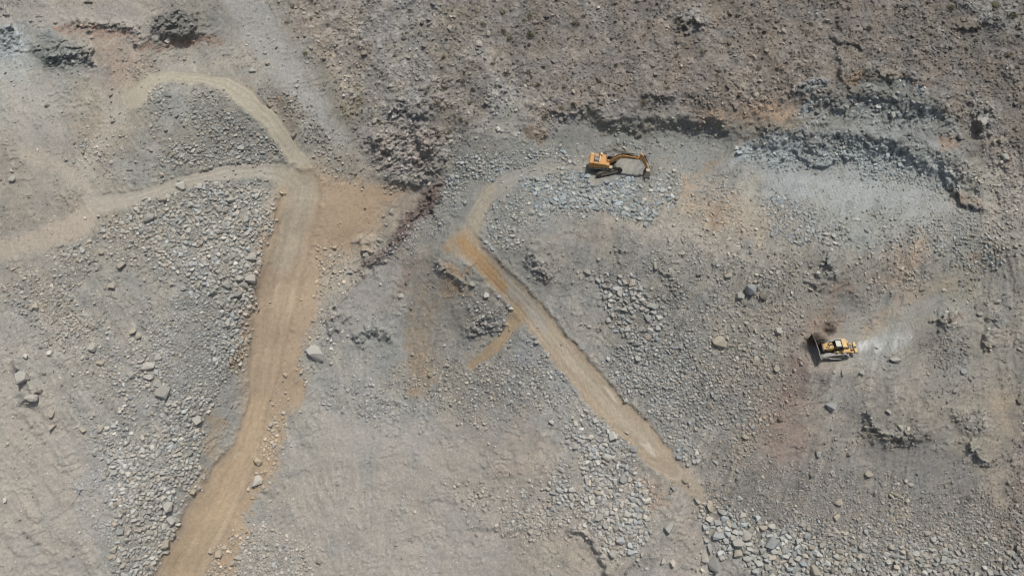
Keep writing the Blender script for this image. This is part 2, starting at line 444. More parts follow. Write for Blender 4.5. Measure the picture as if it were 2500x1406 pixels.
def ledge(per, wob, seed, edge=.12):
    q = TD / per + wob * fbm(U / 6.5, V / 6.5, 4, seed) + .12 * nzf
    f = q - np.floor(q)
    return np.where(f > 1 - edge, (f - (1 - edge)) / edge, 1 - f / (1 - edge)) - .5
LM1 = sstep(.0, .35, fbm(U / 9, V / 9, 3, 170)); LM2 = sstep(-.05, .3, fbm(U / 5, V / 5, 3, 175)); LM3 = sstep(.05, .4, fbm(U / 4, V / 4, 4, 178))
LEDGE = .36 * LM1 * LM3 * ledge(5.5, 1.6, 171) + .26 * LM2 * ledge(2.2, 1.5, 172)
H += (LOOSE + .7 * NAT) * (1 - .8 * ROCK) * LEDGE * .62
CRUMB = LM3 * np.clip(1 - f1b / .6, 0, 1) ** .6 * np.clip(crb * 1.8 - .7, 0, 1)
H += LOOSE * .22 * CRUMB
H += LOOSE * (.17 * nz + np.clip(.45 + 1.3 * fbm(U / 11, V / 11, 3, 290) + .7 * np.clip((PX - 1300) / 300, 0, 1) * np.clip((2400 - PX) / 250, 0, 1), .05, 1.7) * (.12 * STR + .18 * STR2) + .05 * nzf + .10 * sml * np.clip(.2 + fbm(U / 5, V / 5, 3, 85), 0, 1))
H += SMOOTH * (.05 * nz + .025 * nzf)
# rock faces: jointed blocks, tilted slabs, cracks
_w1 = 1.1 * fbm(U / 6, V / 6, 3, 145); _w2 = 1.1 * fbm(U / 6, V / 6, 3, 147)
rx = U * .86 + V * .5 + 1.6 * _w1; ry = -U * .5 + V * .86 + 1.6 * _w2
wf1, wf2, wr = worley(rx / 1.9 + .25 * nz, ry / 1.05 + .25 * nz, 13)
wg1, wg2, wr2 = worley(rx / .9 + .2 * nzf, ry / .42, 17)
blk = wr * 1.1 + .45 * (wr2 - .5) - .55 * (1 - sstep(0, .12, wf2 - wf1)) - .2 * (1 - sstep(0, .16, wg2 - wg1))
slab = np.mod(ry / 1.5 + .6 * fbm(U / 2.5, V / 2.5, 3, 140), 1.0)
RCUT = np.clip((PX - 1360) / 60, 0, 1) * np.clip((600 - PY) / 60, 0, 1)
H += ROCK * (1 - .42 * RCUT) * (.62 * blk + .34 * (slab - .5) + .50 * ridged(U / 2.4, V / 2.4, 5, 150))
CRACK = (1 - sstep(0, .10, wf2 - wf1))
# ridges of turned-over ground and wheel ruts
for pts, n, amp in ((R1, 5, .02), (R2, 5, .02), (R1B, 3, .02), (R1C, 3, .02), (R2T, 3, .02)):
    sl, d, sd, w, al, L = line_field(pts, .4, 90)
    q = sd / np.maximum(w, 1)
    H[sl] += amp * np.cos(q * n * math.pi + .8 * fbm(al / 60, q, 2, 160)) * (np.abs(q) < .95) * sstep(20, 90, al) * (1 - sstep(L - 90, L - 20, al))
# stand for the machines
def level(pts, target, feather, keep=0.0):
    global H
    m = area(pts, feather, .3)
    H = H * (1 - m) + (target * (1 - keep) + H * keep) * m
H += .4 * stroke([(1970, 838, 4), (1964, 862, 6), (1970, 882, 4)], 8, 2)
SM2 = np.maximum(area([(780, 1010), (1000, 1030), (1250, 1060), (1330, 1180), (1240, 1280), (1230, 1440), (760, 1440), (690, 1300), (730, 1120)], 40, 3), area([(-60, 930), (90, 930), (190, 1030), (250, 1200), (220, 1440), (-60, 1440)], 30, 3))
SM2 = np.maximum(SM2, area([(0, 190), (150, 200), (200, 330), (120, 480), (0, 480)], 40, 3))
# ------------------------------------------------------------------ surface colours (dry albedo; the bowl edge has shade painted in)
CP = """50 40 158 153 146,200 40 165 155 145,330 40 163 155 147,480 30 140 135 128,600 30 148 146 140,750 50 138 130 120,950 50 132 130 124,1150 50 128 124 116,1350 50 122 116 106,1600 50 118 111 101,1850 50 116 109 99,2100 50 112 106 97,2300 50 108 104 96,2470 50 106 103 96
50 170 160 162 160,120 130 134 136 134,300 150 157 144 133,450 150 156 150 142,600 150 158 152 144,700 150 152 149 143,820 150 135 128 117,950 170 136 134 128,1100 150 130 126 117,1300 150 122 117 109,1600 150 117 110 101,1900 150 117 110 101,2150 130 112 107 99,2350 150 114 108 99,2480 180 112 107 98
60 280 166 164 158,250 300 166 157 145,420 270 150 148 142,550 300 140 138 133,680 230 150 144 136,760 280 150 148 142,880 280 130 126 118,1000 250 132 128 121,1120 280 128 122 112,1240 290 150 147 138,1400 230 122 116 107,1700 240 122 114 104,1900 260 132 119 104,2400 330 125 119 109,2490 330 116 110 100
50 400 158 152 143,200 400 160 155 147,350 380 160 156 149,500 380 144 142 136,650 360 146 143 137,820 380 152 145 136,960 420 140 134 127,1150 400 140 140 134,1320 410 140 140 135,1450 345 138 136 129,1700 345 140 139 132,1900 430 140 144 143,2150 430 140 143 140,2300 400 140 140 136,2440 430 150 144 134
60 520 160 152 142,250 520 162 154 143,450 500 152 149 142,650 540 160 156 148,850 500 165 150 133,960 500 158 146 132,1100 540 140 139 134,1240 500 138 138 133,1450 560 140 134 125,1700 520 150 140 126,1850 550 150 141 129,2100 530 136 138 135,2300 560 136 135 130,2450 520 148 142 133
60 640 160 154 147,250 650 158 154 147,450 650 156 153 147,850 640 168 157 143,920 700 150 146 141,1050 700 150 142 132,1180 780 140 136 128,1400 640 142 138 132,1600 620 140 136 128,1800 620 142 137 129,2000 700 140 134 124,2200 640 150 138 125,2350 680 140 138 128,2470 660 142 137 129
80 850 160 155 149,300 800 156 152 146,480 850 150 149 146,830 900 158 155 150,950 850 148 148 146,1020 880 155 146 133,1150 930 148 143 134,1300 900 142 141 138,1650 800 136 134 129,1850 850 140 134 124,1950 850 142 128 117,2150 830 138 136 130,2300 850 134 129 121,2450 800 142 134 123
80 1080 164 158 150,250 1100 158 155 151,850 1050 158 157 153,1000 1030 160 158 154,1200 1050 156 150 142,1350 1000 150 146 140,1750 1000 138 134 129,1900 1050 140 126 115,2050 1000 140 134 126,2200 1030 140 133 123,2400 1050 146 137 124,2490 1050 130 121 110
80 1250 162 156 149,200 1330 160 156 150,700 1150 158 152 145,750 1350 164 158 151,950 1250 164 159 152,1150 1330 164 160 153,1250 1150 164 154 142,1400 1350 158 148 137,1650 1250 156 147 136,1850 1180 134 129 122,2050 1200 132 127 121,2250 1200 130 126 121,2400 1250 142 135 126,2490 1250 128 120 110
80 1400 158 153 147,750 1400 160 155 148,1000 1400 166 161 154,1300 1400 160 153 143,1650 1400 158 151 143,1850 1400 146 141 134,2100 1400 142 138 130,2350 1400 140 135 126,2490 1400 126 119 110
-300 -200 160 155 147,-300 600 160 154 146,-300 1600 160 154 148,3000 -300 108 103 95,3000 700 128 122 112,3000 1700 126 119 110,1300 -300 124 118 108,1200 1700 162 156 148"""
cpn = np.array([[float(t) for t in s.split()] for s in CP.replace('\n', ',').split(',')])
C = np.zeros(CPX.shape + (3,)); ws = np.zeros(CPX.shape)
for r in cpn:
    w = ((CPX - r[0]) ** 2 + (CPY - r[1]) ** 2 + 900.0) ** -1.9
    ws += w
    C += w[..., None] * r[2:]
C /= ws[..., None]
C[..., 2] -= 1; C[..., 1] += 1.9
g_ = C.mean(-1, keepdims=True); C = g_ + (.92 - .22 * np.clip((CPX - 700) / 500, 0, 1))[..., None] * (C - g_)
C = upsample(C, np.clip(PX, -400, 3000) + 2.2 * WX, np.clip(PY, -300, 1700) + 2.2 * WY)


def paint(m, col, a=1.0):
    global C
    k = (m * a)[..., None]
    C = C * (1 - k) + np.asarray(col, np.float32) * k


def shade(f):
    global C
    C = C * f[..., None]


def hue(m, dr, dg, db):
    global C
    C = C + m[..., None] * np.asarray((dr, dg, db), np.float32)


bro = fbm(PX / 95, PY / 95, 4, 201); bro2 = fbm(PX / 40, PY / 40, 4, 207)
hue(bro, 3, .5, -3); hue(bro2, 2, 0, -2)
shade(1 + .06 * bro2 + .05 * fbm(U / 2.2, V / 2.2, 4, 211))
shade(1 + LOOSE * np.clip(.45 + 1.3 * fbm(U / 11, V / 11, 3, 290) + .9 * np.clip((PX - 1300) / 300, 0, 1) * np.clip((2400 - PX) / 250, 0, 1), .05, 1.9) * (.085 * STR + .045 * STR2))
hue(LOOSE * STR2, 2, 0, -2)
hue(NAT, 1.2, -1.2, .3)
# larger patches -------------------------------------------------
patches = [
    ([(0, 40), (60, 55), (70, 110), (30, 140), (0, 150)], 16, (138, 150, 154), .7),
    ([(0, 110), (70, 120), (80, 170), (30, 190), (0, 185)], 20, (178, 182, 182), .6),
    ([(0, 0), (90, 0), (110, 22), (40, 30), (0, 18)], 12, (126, 128, 120), .7),
    ([(120, 55), (280, 62), (340, 85), (300, 100), (130, 78)], 9, (160, 126, 106), .8),
    ([(340, 100), (420, 104), (530, 94), (545, 110), (450, 130), (350, 118)], 9, (150, 118, 98), .8),
    ([(250, 110), (300, 130), (330, 190), (260, 200), (230, 150)], 26, (164, 144, 128), .6),
    ([(570, 190), (640, 240), (740, 330), (735, 345), (650, 280), (590, 220)], 9, (156, 130, 110), .7),
    ([(650, 235), (700, 245), (740, 290), (720, 300), (665, 260)], 12, (120, 108, 92), .7),
    ([(180, 300), (260, 280), (260, 330), (190, 340)], 26, (168, 152, 130), .6),
    ([(180, 330), (240, 325), (220, 352)], 14, (154, 130, 104), .6),
    ([(840, 215), (880, 190), (880, 245), (855, 300), (830, 310)], 16, (122, 114, 92), .7),
    ([(1060, 90), (1140, 0), (1180, 0), (1120, 120), (1080, 180)], 18, (126, 116, 96), .45),
    ([(880, 100), (905, 120), (890, 180), (870, 170)], 12, (124, 114, 94), .5),
    ([(1215, 300), (1262, 262), (1275, 300), (1255, 340), (1210, 345)], 10, (160, 159, 150), 1.0),
    ([(1280, 300), (1340, 320), (1360, 340), (1300, 352), (1275, 330)], 10, (136, 112, 88), .8),
    ([(1690, 270), (1900, 252), (1945, 268), (1900, 300), (1700, 300)], 14, (152, 126, 104), .8),
    ([(1860, 268), (1935, 258), (1930, 292), (1860, 290)], 10, (176, 150, 122), .8),
    ([(2060, 185), (2105, 165), (2115, 190), (2090, 212), (2055, 205)], 7, (172, 142, 108), .9),
    ([(2200, 185), (2260, 200), (2280, 225), (2230, 210)], 8, (146, 116, 92), .7),
    ([(2105, 168), (2200, 172), (2230, 195), (2180, 205), (2110, 195)], 9, (124, 112, 88), .6),
    ([(1330, 345), (1410, 320), (1560, 335), (1690, 345), (1650, 362), (1480, 362), (1380, 365)], 12, (142, 145, 140), .6),
    ([(1560, 368), (1700, 362), (1790, 395), (1760, 425), (1660, 415)], 20, (134, 140, 141), .8),
    ([(1800, 350), (1900, 345), (1990, 375), (1900, 395), (1800, 380)], 14, (152, 163, 168), .75),
    ([(1950, 255), (2000, 240), (2020, 255), (1980, 285), (1945, 290)], 8, (156, 164, 168), .8),
    ([(1940, 305), (2120, 296), (2300, 330), (2320, 370), (2200, 360), (2060, 336), (1940, 330)], 14, (148, 155, 158), .8),
    ([(2200, 205), (2270, 210), (2265, 228), (2180, 225)], 7, (164, 172, 176), .6),
    ([(2290, 330), (2330, 330), (2345, 370), (2300, 375)], 10, (166, 132, 104), .75),
    ([(2300, 390), (2390, 420), (2400, 450), (2330, 440)], 14, (168, 158, 142), .7),
    ([(2190, 350), (2290, 380), (2330, 420), (2260, 400)], 12, (168, 174, 174), .7),
    ([(1800, 400), (2100, 400), (2250, 450), (2350, 510), (2250, 550), (2000, 510), (1850, 450)], 30, (147, 153, 154), .8),
    ([(1880, 440), (2050, 430), (2200, 480), (2100, 500), (1950, 480)], 24, (158, 164, 163), .5),
    ([(2000, 560), (2180, 540), (2240, 580), (2100, 600)], 24, (146, 152, 150), .5),
    ([(2330, 470), (2390, 480), (2385, 520), (2340, 500)], 10, (146, 110, 82), .7),
    ([(1725, 390), (1755, 385), (1735, 425), (1700, 430)], 7, (150, 126, 98), .85),
    ([(1780, 350), (1835, 320), (1845, 330), (1790, 360)], 6, (128, 96, 74), .8),
    ([(1670, 430), (1720, 430), (1720, 480), (1670, 480)], 12, (172, 142, 114), .85),
    ([(1650, 490), (1760, 480), (1850, 530), (1850, 590), (1720, 560)], 26, (160, 142, 120), .6),
    ([(1740, 500), (1780, 505), (1765, 560), (1735, 545)], 12, (138, 110, 88), .6),
    ([(1540, 530), (1640, 520), (1800, 610), (1900, 630), (1890, 650), (1760, 630), (1620, 580)], 16, (156, 148, 136), .6),
    ([(2230, 590), (2265, 585), (2262, 630), (2235, 660)], 10, (178, 152, 126), .8),
    ([(2150, 650), (2220, 600), (2240, 660), (2180, 700), (2130, 690)], 14, (170, 148, 128), .6),
    ([(2370, 620), (2400, 600), (2400, 640), (2360, 640)], 12, (168, 142, 118), .6),
    ([(2030, 690), (2075, 680), (2075, 740), (2040, 745)], 14, (150, 126, 110), .7),
    ([(1980, 760), (2040, 740), (2060, 800), (1980, 830)], 14, (142, 120, 104), .75),
    ([(1930, 850), (1985, 880), (1970, 960), (1920, 1000), (1900, 940)], 16, (112, 98, 92), .8),
    ([(2100, 820), (2200, 780), (2220, 830), (2140, 870)], 16, (156, 162, 162), .6),
    ([(2220, 810), (2280, 800), (2300, 850), (2240, 860)], 18, (112, 108, 102), .8),
    ([(2180, 770), (2290, 700), (2300, 740), (2220, 800)], 18, (132, 136, 134), .6),
    ([(2100, 790), (2190, 730), (2200, 745), (2120, 810)], 9, (160, 136, 116), .6),
    ([(2270, 770), (2360, 760), (2360, 800), (2280, 800)], 14, (146, 118, 94), .6),
    ([(2280, 690), (2370, 680), (2380, 720), (2290, 740)], 18, (138, 130, 106), .5),
    ([(1900, 940), (1985, 980), (1960, 1100), (1890, 1150), (1870, 1060)], 26, (144, 124, 112), .7),
    ([(2100, 1110), (2250, 1095), (2290, 1090), (2340, 1120), (2420, 1190), (2300, 1180), (2200, 1140)], 14, (124, 122, 121), .8),
    ([(2420, 940), (2480, 960), (2470, 1060), (2430, 1100)], 18, (162, 146, 126), .6),
    ([(2430, 1120), (2460, 1150), (2455, 1260), (2420, 1240)], 12, (162, 148, 130), .6),
    ([(1800, 360), (1900, 350), (2010, 375), (2150, 385), (2230, 425), (2150, 420), (2000, 402), (1880, 405), (1795, 395)], 12, (158, 168, 171), .75),
    ([(1790, 340), (1900, 328), (2010, 322), (2120, 332), (2210, 358), (2290, 398), (2350, 440), (2340, 480), (2250, 440), (2150, 410), (2000, 398), (1880, 396), (1800, 390)], 10, (160, 169, 170), .85),
    ([(1940, 262), (2040, 240), (2150, 236), (2260, 246), (2330, 300), (2330, 322), (2230, 312), (2100, 294), (1990, 294), (1935, 292)], 10, (158, 167, 167), .8),
    ([(2100, 190), (2180, 185), (2270, 220), (2180, 230), (2100, 224)], 10, (146, 155, 156), .7),
    ([(2190, 352), (2290, 386), (2340, 430), (2320, 436), (2250, 396), (2180, 366)], 6, (174, 180, 178), .7),
    ([(1400, 310), (1500, 322), (1660, 332), (1790, 345), (1790, 372), (1640, 360), (1450, 362)], 14, (143, 148, 145), .7),
    ([(2092, 838), (2140, 826), (2160, 846), (2128, 862), (2098, 866)], 6, (190, 193, 192), .9),
    ([(2180, 826), (2215, 822), (2212, 852), (2186, 856)], 7, (172, 178, 180), .7),
    ([(2075, 1015), (2110, 1062), (2150, 1094), (2200, 1100), (2290, 1068), (2280, 1052), (2200, 1080), (2150, 1074), (2116, 1040)], 7, (116, 108, 94), .75),  # brownish bowl edge, with the hollow's shade painted into the colour
    # centre and left
    ([(760, 440), (900, 440), (960, 470), (860, 560), (800, 620), (770, 560)], 20, (172, 150, 126), .7),
    ([(780, 480), (860, 520), (880, 590), (830, 600), (790, 540)], 16, (162, 136, 112), .6),
    ([(860, 470), (1000, 455), (960, 500), (880, 495)], 14, (172, 150, 126), .6),
    ([(860, 530), (930, 560), (900, 610), (850, 590)], 12, (174, 162, 144), .7),
    ([(800, 610), (870, 620), (830, 680), (780, 700)], 12, (172, 164, 150), .8),
    ([(760, 730), (800, 700), (780, 800), (740, 880), (730, 820)], 14, (172, 160, 144), .7),
    ([(690, 790), (740, 780), (740, 850), (690, 860)], 12, (172, 162, 150), .7),
    ([(735, 860), (760, 880), (740, 980), (725, 1000)], 7, (166, 134, 102), .7),
    ([(690, 720), (720, 700), (730, 780), (710, 800)], 12, (164, 136, 110), .5),
    ([(640, 1040), (700, 1060), (680, 1130), (620, 1240), (600, 1300), (560, 1406), (500, 1406), (560, 1250)], 14, (178, 152, 120), .75),
    ([(512, 985), (545, 1010), (556, 1070), (510, 1200), (480, 1210), (500, 1100)], 7, (166, 149, 126), .9),
    ([(560, 900), (600, 850), (640, 700), (655, 700), (620, 830), (590, 910)], 5, (156, 124, 92), .85),
    ([(630, 560), (665, 490), (672, 500), (650, 590), (628, 620)], 7, (164, 158, 146), .7),
    ([(548, 940), (600, 930), (608, 990), (570, 1060), (545, 1010)], 8, (146, 147, 146), .85),
    ([(1100, 590), (1150, 560), (1170, 640), (1110, 630)], 12, (172, 132, 90), .9),
    ([(1080, 610), (1140, 628), (1200, 650), (1130, 650), (1075, 640)], 8, (150, 154, 146), .8),
    ([(1010, 680), (1070, 690), (1050, 780), (1005, 760)], 16, (148, 143, 128), .9),
    ([(1080, 660), (1150, 650), (1140, 720), (1060, 760)], 12, (162, 136, 106), .95),
    ([(1000, 690), (1030, 700), (1050, 790), (1060, 960), (1000, 960), (990, 850)], 14, (162, 143, 118), .9),
    ([(1060, 820), (1140, 830), (1130, 900), (1060, 880)], 16, (144, 144, 142), .6),
    ([(900, 770), (980, 760), (980, 810), (920, 820)], 14, (158, 158, 156), .7),
    ([(780, 830), (880, 700), (960, 640), (940, 720), (850, 830)], 14, (146, 145, 144), .7),
    ([(980, 640), (1020, 620), (1010, 690), (975, 720)], 14, (150, 132, 120), .6),
    ([(800, 1000), (1010, 1030), (1000, 1110), (820, 1100)], 20, (162, 163, 160), .7),
    ([(1220, 1080), (1360, 1050), (1360, 1180), (1240, 1190)], 22, (170, 156, 142), .7),
    ([(1220, 1130), (1270, 1120), (1270, 1160), (1215, 1160)], 9, (168, 132, 112), .6),
    ([(1560, 1160), (1610, 1160), (1620, 1240), (1580, 1240)], 12, (164, 136, 116), .8),
    ([(1650, 1240), (1710, 1230), (1700, 1406), (1640, 1406)], 14, (162, 150, 138), .7),
    ([(1230, 1290), (1400, 1300), (1440, 1406), (1200, 1406)], 18, (166, 154, 138), .7),
    ([(1000, 1310), (1200, 1290), (1220, 1406), (960, 1406)], 26, (172, 168, 161), .7),
    ([(1480, 770), (1512, 765), (1505, 790), (1480, 800)], 7, (172, 132, 108), .7),
    ([(1330, 640), (1360, 680), (1350, 720), (1310, 690)], 9, (116, 100, 86), .6),
    ([(1360, 740), (1480, 760), (1470, 820), (1420, 830)], 16, (156, 150, 142), .7),
    ([(0, 940), (80, 980), (120, 1100), (60, 1200), (0, 1150)], 30, (166, 158, 147), .6),
    ([(180, 1160), (240, 1150), (250, 1290), (190, 1280)], 16, (154, 157, 160), .6),
    ([(150, 490), (230, 500), (220, 570), (150, 580)], 22, (168, 154, 136), .6),
    ([(0, 200), (140, 200), (140, 340), (0, 340)], 40, (170, 170, 165), .6),
    ([(0, 365), (30, 370), (24, 396), (0, 398)], 9, (120, 112, 92), .7),
]
fine = fbm(U / 1.3, V / 1.3, 4, 281)
for pts, f, col, a in patches:
    g_ = (max(col) + min(col)) / 2; col = tuple(g_ + .88 * (q - g_) for q in col)
    paint(area(pts, f * .9, 2.2) * np.clip(.62 + .7 * bro2 + .45 * STR + .5 * fine, 0, 1), col, a * .95)
for pts, col, a in [([(1750, 620, 6), (1680, 740, 9), (1600, 850, 6)], (154, 148, 136), .6), ([(1850, 650, 7), (1780, 780, 10), (1700, 900, 6)], (154, 149, 136), .6),
                    ([(1950, 880, 10), (1920, 980, 14), (1880, 1110, 8)], (146, 128, 116), .5), ([(1830, 1070, 6), (1800, 1120, 9), (1775, 1190, 5)], (158, 152, 138), .7),
                    ([(2080, 900, 7), (2050, 980, 9), (2000, 1090, 6)], (156, 150, 140), .6), ([(2160, 880, 8), (2140, 930, 10), (2110, 1000, 6)], (154, 151, 144), .6),
                    ([(2255, 890, 8), (2245, 950, 9), (2235, 1030, 6)], (154, 147, 136), .6), ([(1560, 640, 6), (1530, 680, 8), (1500, 720, 5)], (156, 150, 140), .5),
                    ([(1640, 830, 5), (1610, 880, 7), (1585, 930, 4)], (152, 147, 138), .5), ([(1400, 600, 8), (1370, 680, 10), (1330, 760, 6)], (150, 147, 142), .5),
                    ([(1990, 660, 6), (1940, 780, 8), (1900, 880, 5)], (150, 144, 132), .5), ([(2320, 900, 6), (2300, 990, 8)], (152, 146, 134), .5), ([(2050, 1200, 8), (2040, 1290, 10)], (156, 148, 134), .6),
                    ([(2120, 1180, 5), (2130, 1240, 7)], (154, 147, 134), .6), ([(60, 1000, 10), (110, 1090, 14), (170, 1190, 8)], (170, 163, 151), .6), ([(110, 970, 8), (170, 1050, 11), (240, 1140, 6)], (168, 160, 149), .5),
                    ([(0, 1150, 10), (70, 1260, 14), (130, 1380, 8)], (170, 162, 150), .6), ([(300, 560, 8), (360, 610, 11), (430, 670, 6)], (168, 160, 146), .7), ([(230, 760, 8), (290, 820, 12), (350, 880, 6)], (166, 158, 148), .6),
                    ([(1300, 1040, 6), (1250, 1140, 9), (1180, 1290, 6)], (166, 159, 148), .5), ([(900, 690, 6), (860, 760, 8), (800, 860, 5)], (150, 148, 144), .6), ([(980, 660, 4), (920, 740, 6), (850, 830, 4)], (158, 155, 150), .5),
                    ([(420, 350, 6), (470, 420, 8)], (160, 153, 142), .6), ([(430, 270, 8), (400, 330, 10), (340, 400, 8)], (164, 160, 153), .6), ([(1480, 1250, 6), (1440, 1330, 9)], (160, 154, 146), .5),
                    ([(2430, 520, 14), (2470, 640, 16), (2480, 760, 14)], (152, 147, 137), .6), ([(2460, 440, 14), (2500, 560, 14)], (150, 144, 134), .5), ([(2200, 600, 8), (2190, 680, 10)], (166, 150, 134), .6)]:
    paint(stroke(pts, 10, .8) * np.clip(.8 + .7 * fine + .5 * STR, 0, 1), col, a)
paint(area([(0, 22), (120, 26), (330, 40), (340, 62), (130, 58), (0, 60)], 10, 1.5), (166, 161, 152), .7)
paint(area([(0, 64), (40, 60), (70, 100), (55, 140), (0, 145)], 14, 1.5) * np.clip(.7 + fine, 0, 1), (172, 179, 182), .9)
# roads -----------------------------------------------------------
paint(stroke([(662, 478, 8), (652, 540, 14), (640, 600, 12), (630, 640, 6)], 6, 1.2), (173, 168, 157), .85)
paint(stroke([(608, 790, 7), (596, 840, 9), (575, 890, 10), (562, 906, 6)], 5, 1.2), (150, 126, 98), .85)
paint(stroke([(676, 500, 7), (668, 560, 8), (655, 640, 9), (640, 700, 7)], 5, 1.4), (146, 130, 112), .6)
paint(stroke([(2110, 820, 16), (2180, 770, 18), (2250, 710, 18), (2330, 680, 16), (2400, 665, 12)], 14, 1.8) * np.clip(.7 + fine, 0, 1), (152, 140, 122), .65)
paint(stroke([(1480, 545, 10), (1560, 545, 14), (1660, 580, 14), (1780, 620, 14), (1890, 640, 10)], 10, 1.6) * np.clip(.75 + fine, 0, 1), (158, 152, 141), .7)
paint(mR1W, (174, 153, 127), .9)
paint(stroke([(640, 980, 60), (660, 860, 72), (690, 720, 85), (735, 560, 90), (760, 470, 70)], 30, 1.3), (172, 154, 131), .7)
paint(SM2 * np.clip(.75 + .4 * STR2 + .3 * bro2, 0, 1), (169, 162, 151), .65)
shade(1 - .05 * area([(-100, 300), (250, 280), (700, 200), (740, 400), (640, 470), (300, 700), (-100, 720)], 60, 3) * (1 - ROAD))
paint(mR1D, (174, 164, 149), .95); paint(mR1E, (171, 163, 150), .9); paint(mR1F, (161, 160, 155), .9); paint(mR1G, (160, 156, 149), .6); paint(mR1H, (172, 165, 152), .85)
paint(mR1C, (171, 164, 146), .95); paint(mR1B, (170, 164, 151), .92)
paint(stroke(R1[:-1], 12, .6), (172, 154, 131), .95)
paint(stroke([(738, 480, 36), (725, 445, 34), (690, 425, 20)], 14, .6), (167, 160, 142), .7)
paint(stroke([(445, 1390, 40), (500, 1280, 38), (556, 1180, 32), (600, 1090, 26), (632, 980, 24)], 14, .8), (179, 158, 130), .8)
paint(stroke([(690, 640, 30), (728, 520, 34), (745, 450, 30)], 16, .8), (166, 158, 140), .7)
paint(mR2T, (150, 147, 138), .7)
paint(stroke([(1150, 570, 16), (1160, 530, 18), (1185, 480, 18), (1200, 455, 14)], 9, .8), (160, 152, 134), .8)
paint(mR2, (161, 147, 126), .95); paint(mR2S, (160, 141, 114), .95); paint(mR2L, (162, 150, 132), .9)
paint(stroke([(1300, 765, 14), (1370, 850, 16), (1440, 935, 16), (1510, 1015, 15), (1590, 1090, 14)], 9, .7), (166, 156, 138), .7)
paint(stroke([(1230, 680, 14), (1290, 745, 14), (1330, 800, 8)], 8, 1), (158, 154, 146), .7)
paint(stroke([(1130, 590, 14), (1180, 645, 16), (1230, 700, 13)], 8, .8), (166, 136, 98), .85)
paint(stroke([(1478, 945, 2.2), (1490, 963, 3), (1504, 980, 1.5)], 3.5, .08), (200, 194, 182), .6)
paint(stroke([(1562, 1082, 3), (1582, 1088, 5), (1592, 1104, 2)], 5, .25), (202, 196, 184), .6)
paint(stroke([(1575, 1095, 2), (1600, 1112, 3)], 4, .2), (200, 194, 182), .6)
paint(stroke([(572, 1120, 2), (585, 1105, 2)], 3, .8), (206, 196, 178), .6)
for pts in (R1, R2, R1B, R1C, R2T, R2S):
    sl, d, sd, w, al, L = line_field(pts, .5, 90)
    q = sd / np.maximum(w, 1)
    inside = (1 - sstep(.8, 1.0, np.abs(q)))
    rut = sstep(20, 90, al) * (1 - sstep(L - 90, L - 20, al)) * .02 * np.cos(q * 9 + 1.4 * fbm(al / 90, q * 1.5, 2, 230)) + .05 * fbm(q * 5, al / 120, 4, 231) + .03 * fbm(q * 14, al / 30, 3, 233)
    C[sl] *= (1 + inside * rut)[..., None]
    edge = np.exp(-((np.abs(q) - .93) / .10) ** 2)
    C[sl] *= (1 - .05 * edge * sstep(20, 90, al) * (1 - sstep(L - 90, L - 20, al)))[..., None]
# dark rock and fresh rock
rkc = np.clip(.5 + .6 * (wr2 - .5) + .5 * fbm(U / 2.6, V / 2.6, 4, 240), 0, 1)[..., None]
rockcol = np.array((112, 115, 114)) * (1 - rkc) + np.array((172, 177, 176)) * rkc
k = (DARK * .8)[..., None]
C = C * (1 - k) + rockcol * k
shade(1 - .15 * ROCK * CRACK + .06 * ROCK * (wr2 - .5))
red = area([(1035, 462), (1082, 430), (1078, 490), (1010, 560), (945, 622), (895, 648), (955, 570), (1012, 515)], 12, 1.2)
paint(red, (108, 92, 86), .75)
paint(area([(1060, 440), (1090, 430), (1085, 480), (1040, 540), (960, 625), (900, 655), (880, 650), (940, 580), (1010, 500)], 16, 2.4) * np.clip(.6 + fine, 0, 1), (116, 104, 98), .7)
paint(area([(880, 318), (935, 292), (1005, 290), (1070, 322), (1092, 380), (1066, 440), (960, 420), (905, 385)], 14, 1.2), (140, 133, 126), .6)
paint(area([(960, 420), (1010, 400), (1040, 430), (1000, 465)], 9, 1.2), (150, 147, 140), .7)
paint(area([(378, 42), (425, 22), (470, 28), (482, 84), (430, 104), (376, 78)], 9, 1.2), (122, 120, 116), .7)
band = fbm((U * .9 + V * .35) / 5, (V - U * .3) / 22, 3, 270)
shade(1 + NAT * (.10 * band - .03))
# hillside rubble: stones a little greyer or darker than the soil
shade(1 + NAT * (.14 * (crb - .5) + .22 * (cr - .5) * (big > .05)))
hue(NAT * fbm(U / 4, V / 4, 3, 250), 3, .5, -3)
shade(1 + .045 * nzf + (.05 + .09 * (LOOSE > .4) * (1 - .4 * SM2) + .05 * NAT) * (RNG.random((NY, NX), dtype=np.float32) - .5))
mt = (mBench + mDoz + .6 * mR2)
shade(1 + .05 * mt * 1.7 * np.cos((U * .93 + V * .3) * 2 * math.pi / .62 + 2 * fbm(U / 3, V / 3, 2, 261)) * np.clip(.3 + fbm(U / 4, V / 2, 3, 262), 0, 1))
C = C * (1 - .02 * (1 - NAT) + .085 * NAT + .05 * area([(1300, 430), (2700, 380), (2700, 1600), (1300, 1600)], 60, 2) * (1 - NAT))[..., None]
g_ = C.mean(-1, keepdims=True)
C = g_ + .9 * (C - g_)
C = np.clip(C, 20, 235)
# ------------------------------------------------------------------ level stands for the two machines
def cell(px, py):
    fi = np.interp(px, XS, np.arange(NX)); fj = np.interp(py, YS, np.arange(NY))
    return fi, fj


def sample(A, px, py):
    fi, fj = cell(np.asarray(px, float), np.asarray(py, float))
    i = np.clip(fi.astype(int), 0, NX - 2); j = np.clip(fj.astype(int), 0, NY - 2)
    a = fi - i; b = fj - j
    if A.ndim == 3: a = a[..., None]; b = b[..., None]
    return A[j, i] * (1 - a) * (1 - b) + A[j, i + 1] * a * (1 - b) + A[j + 1, i] * (1 - a) * b + A[j + 1, i + 1] * a * b


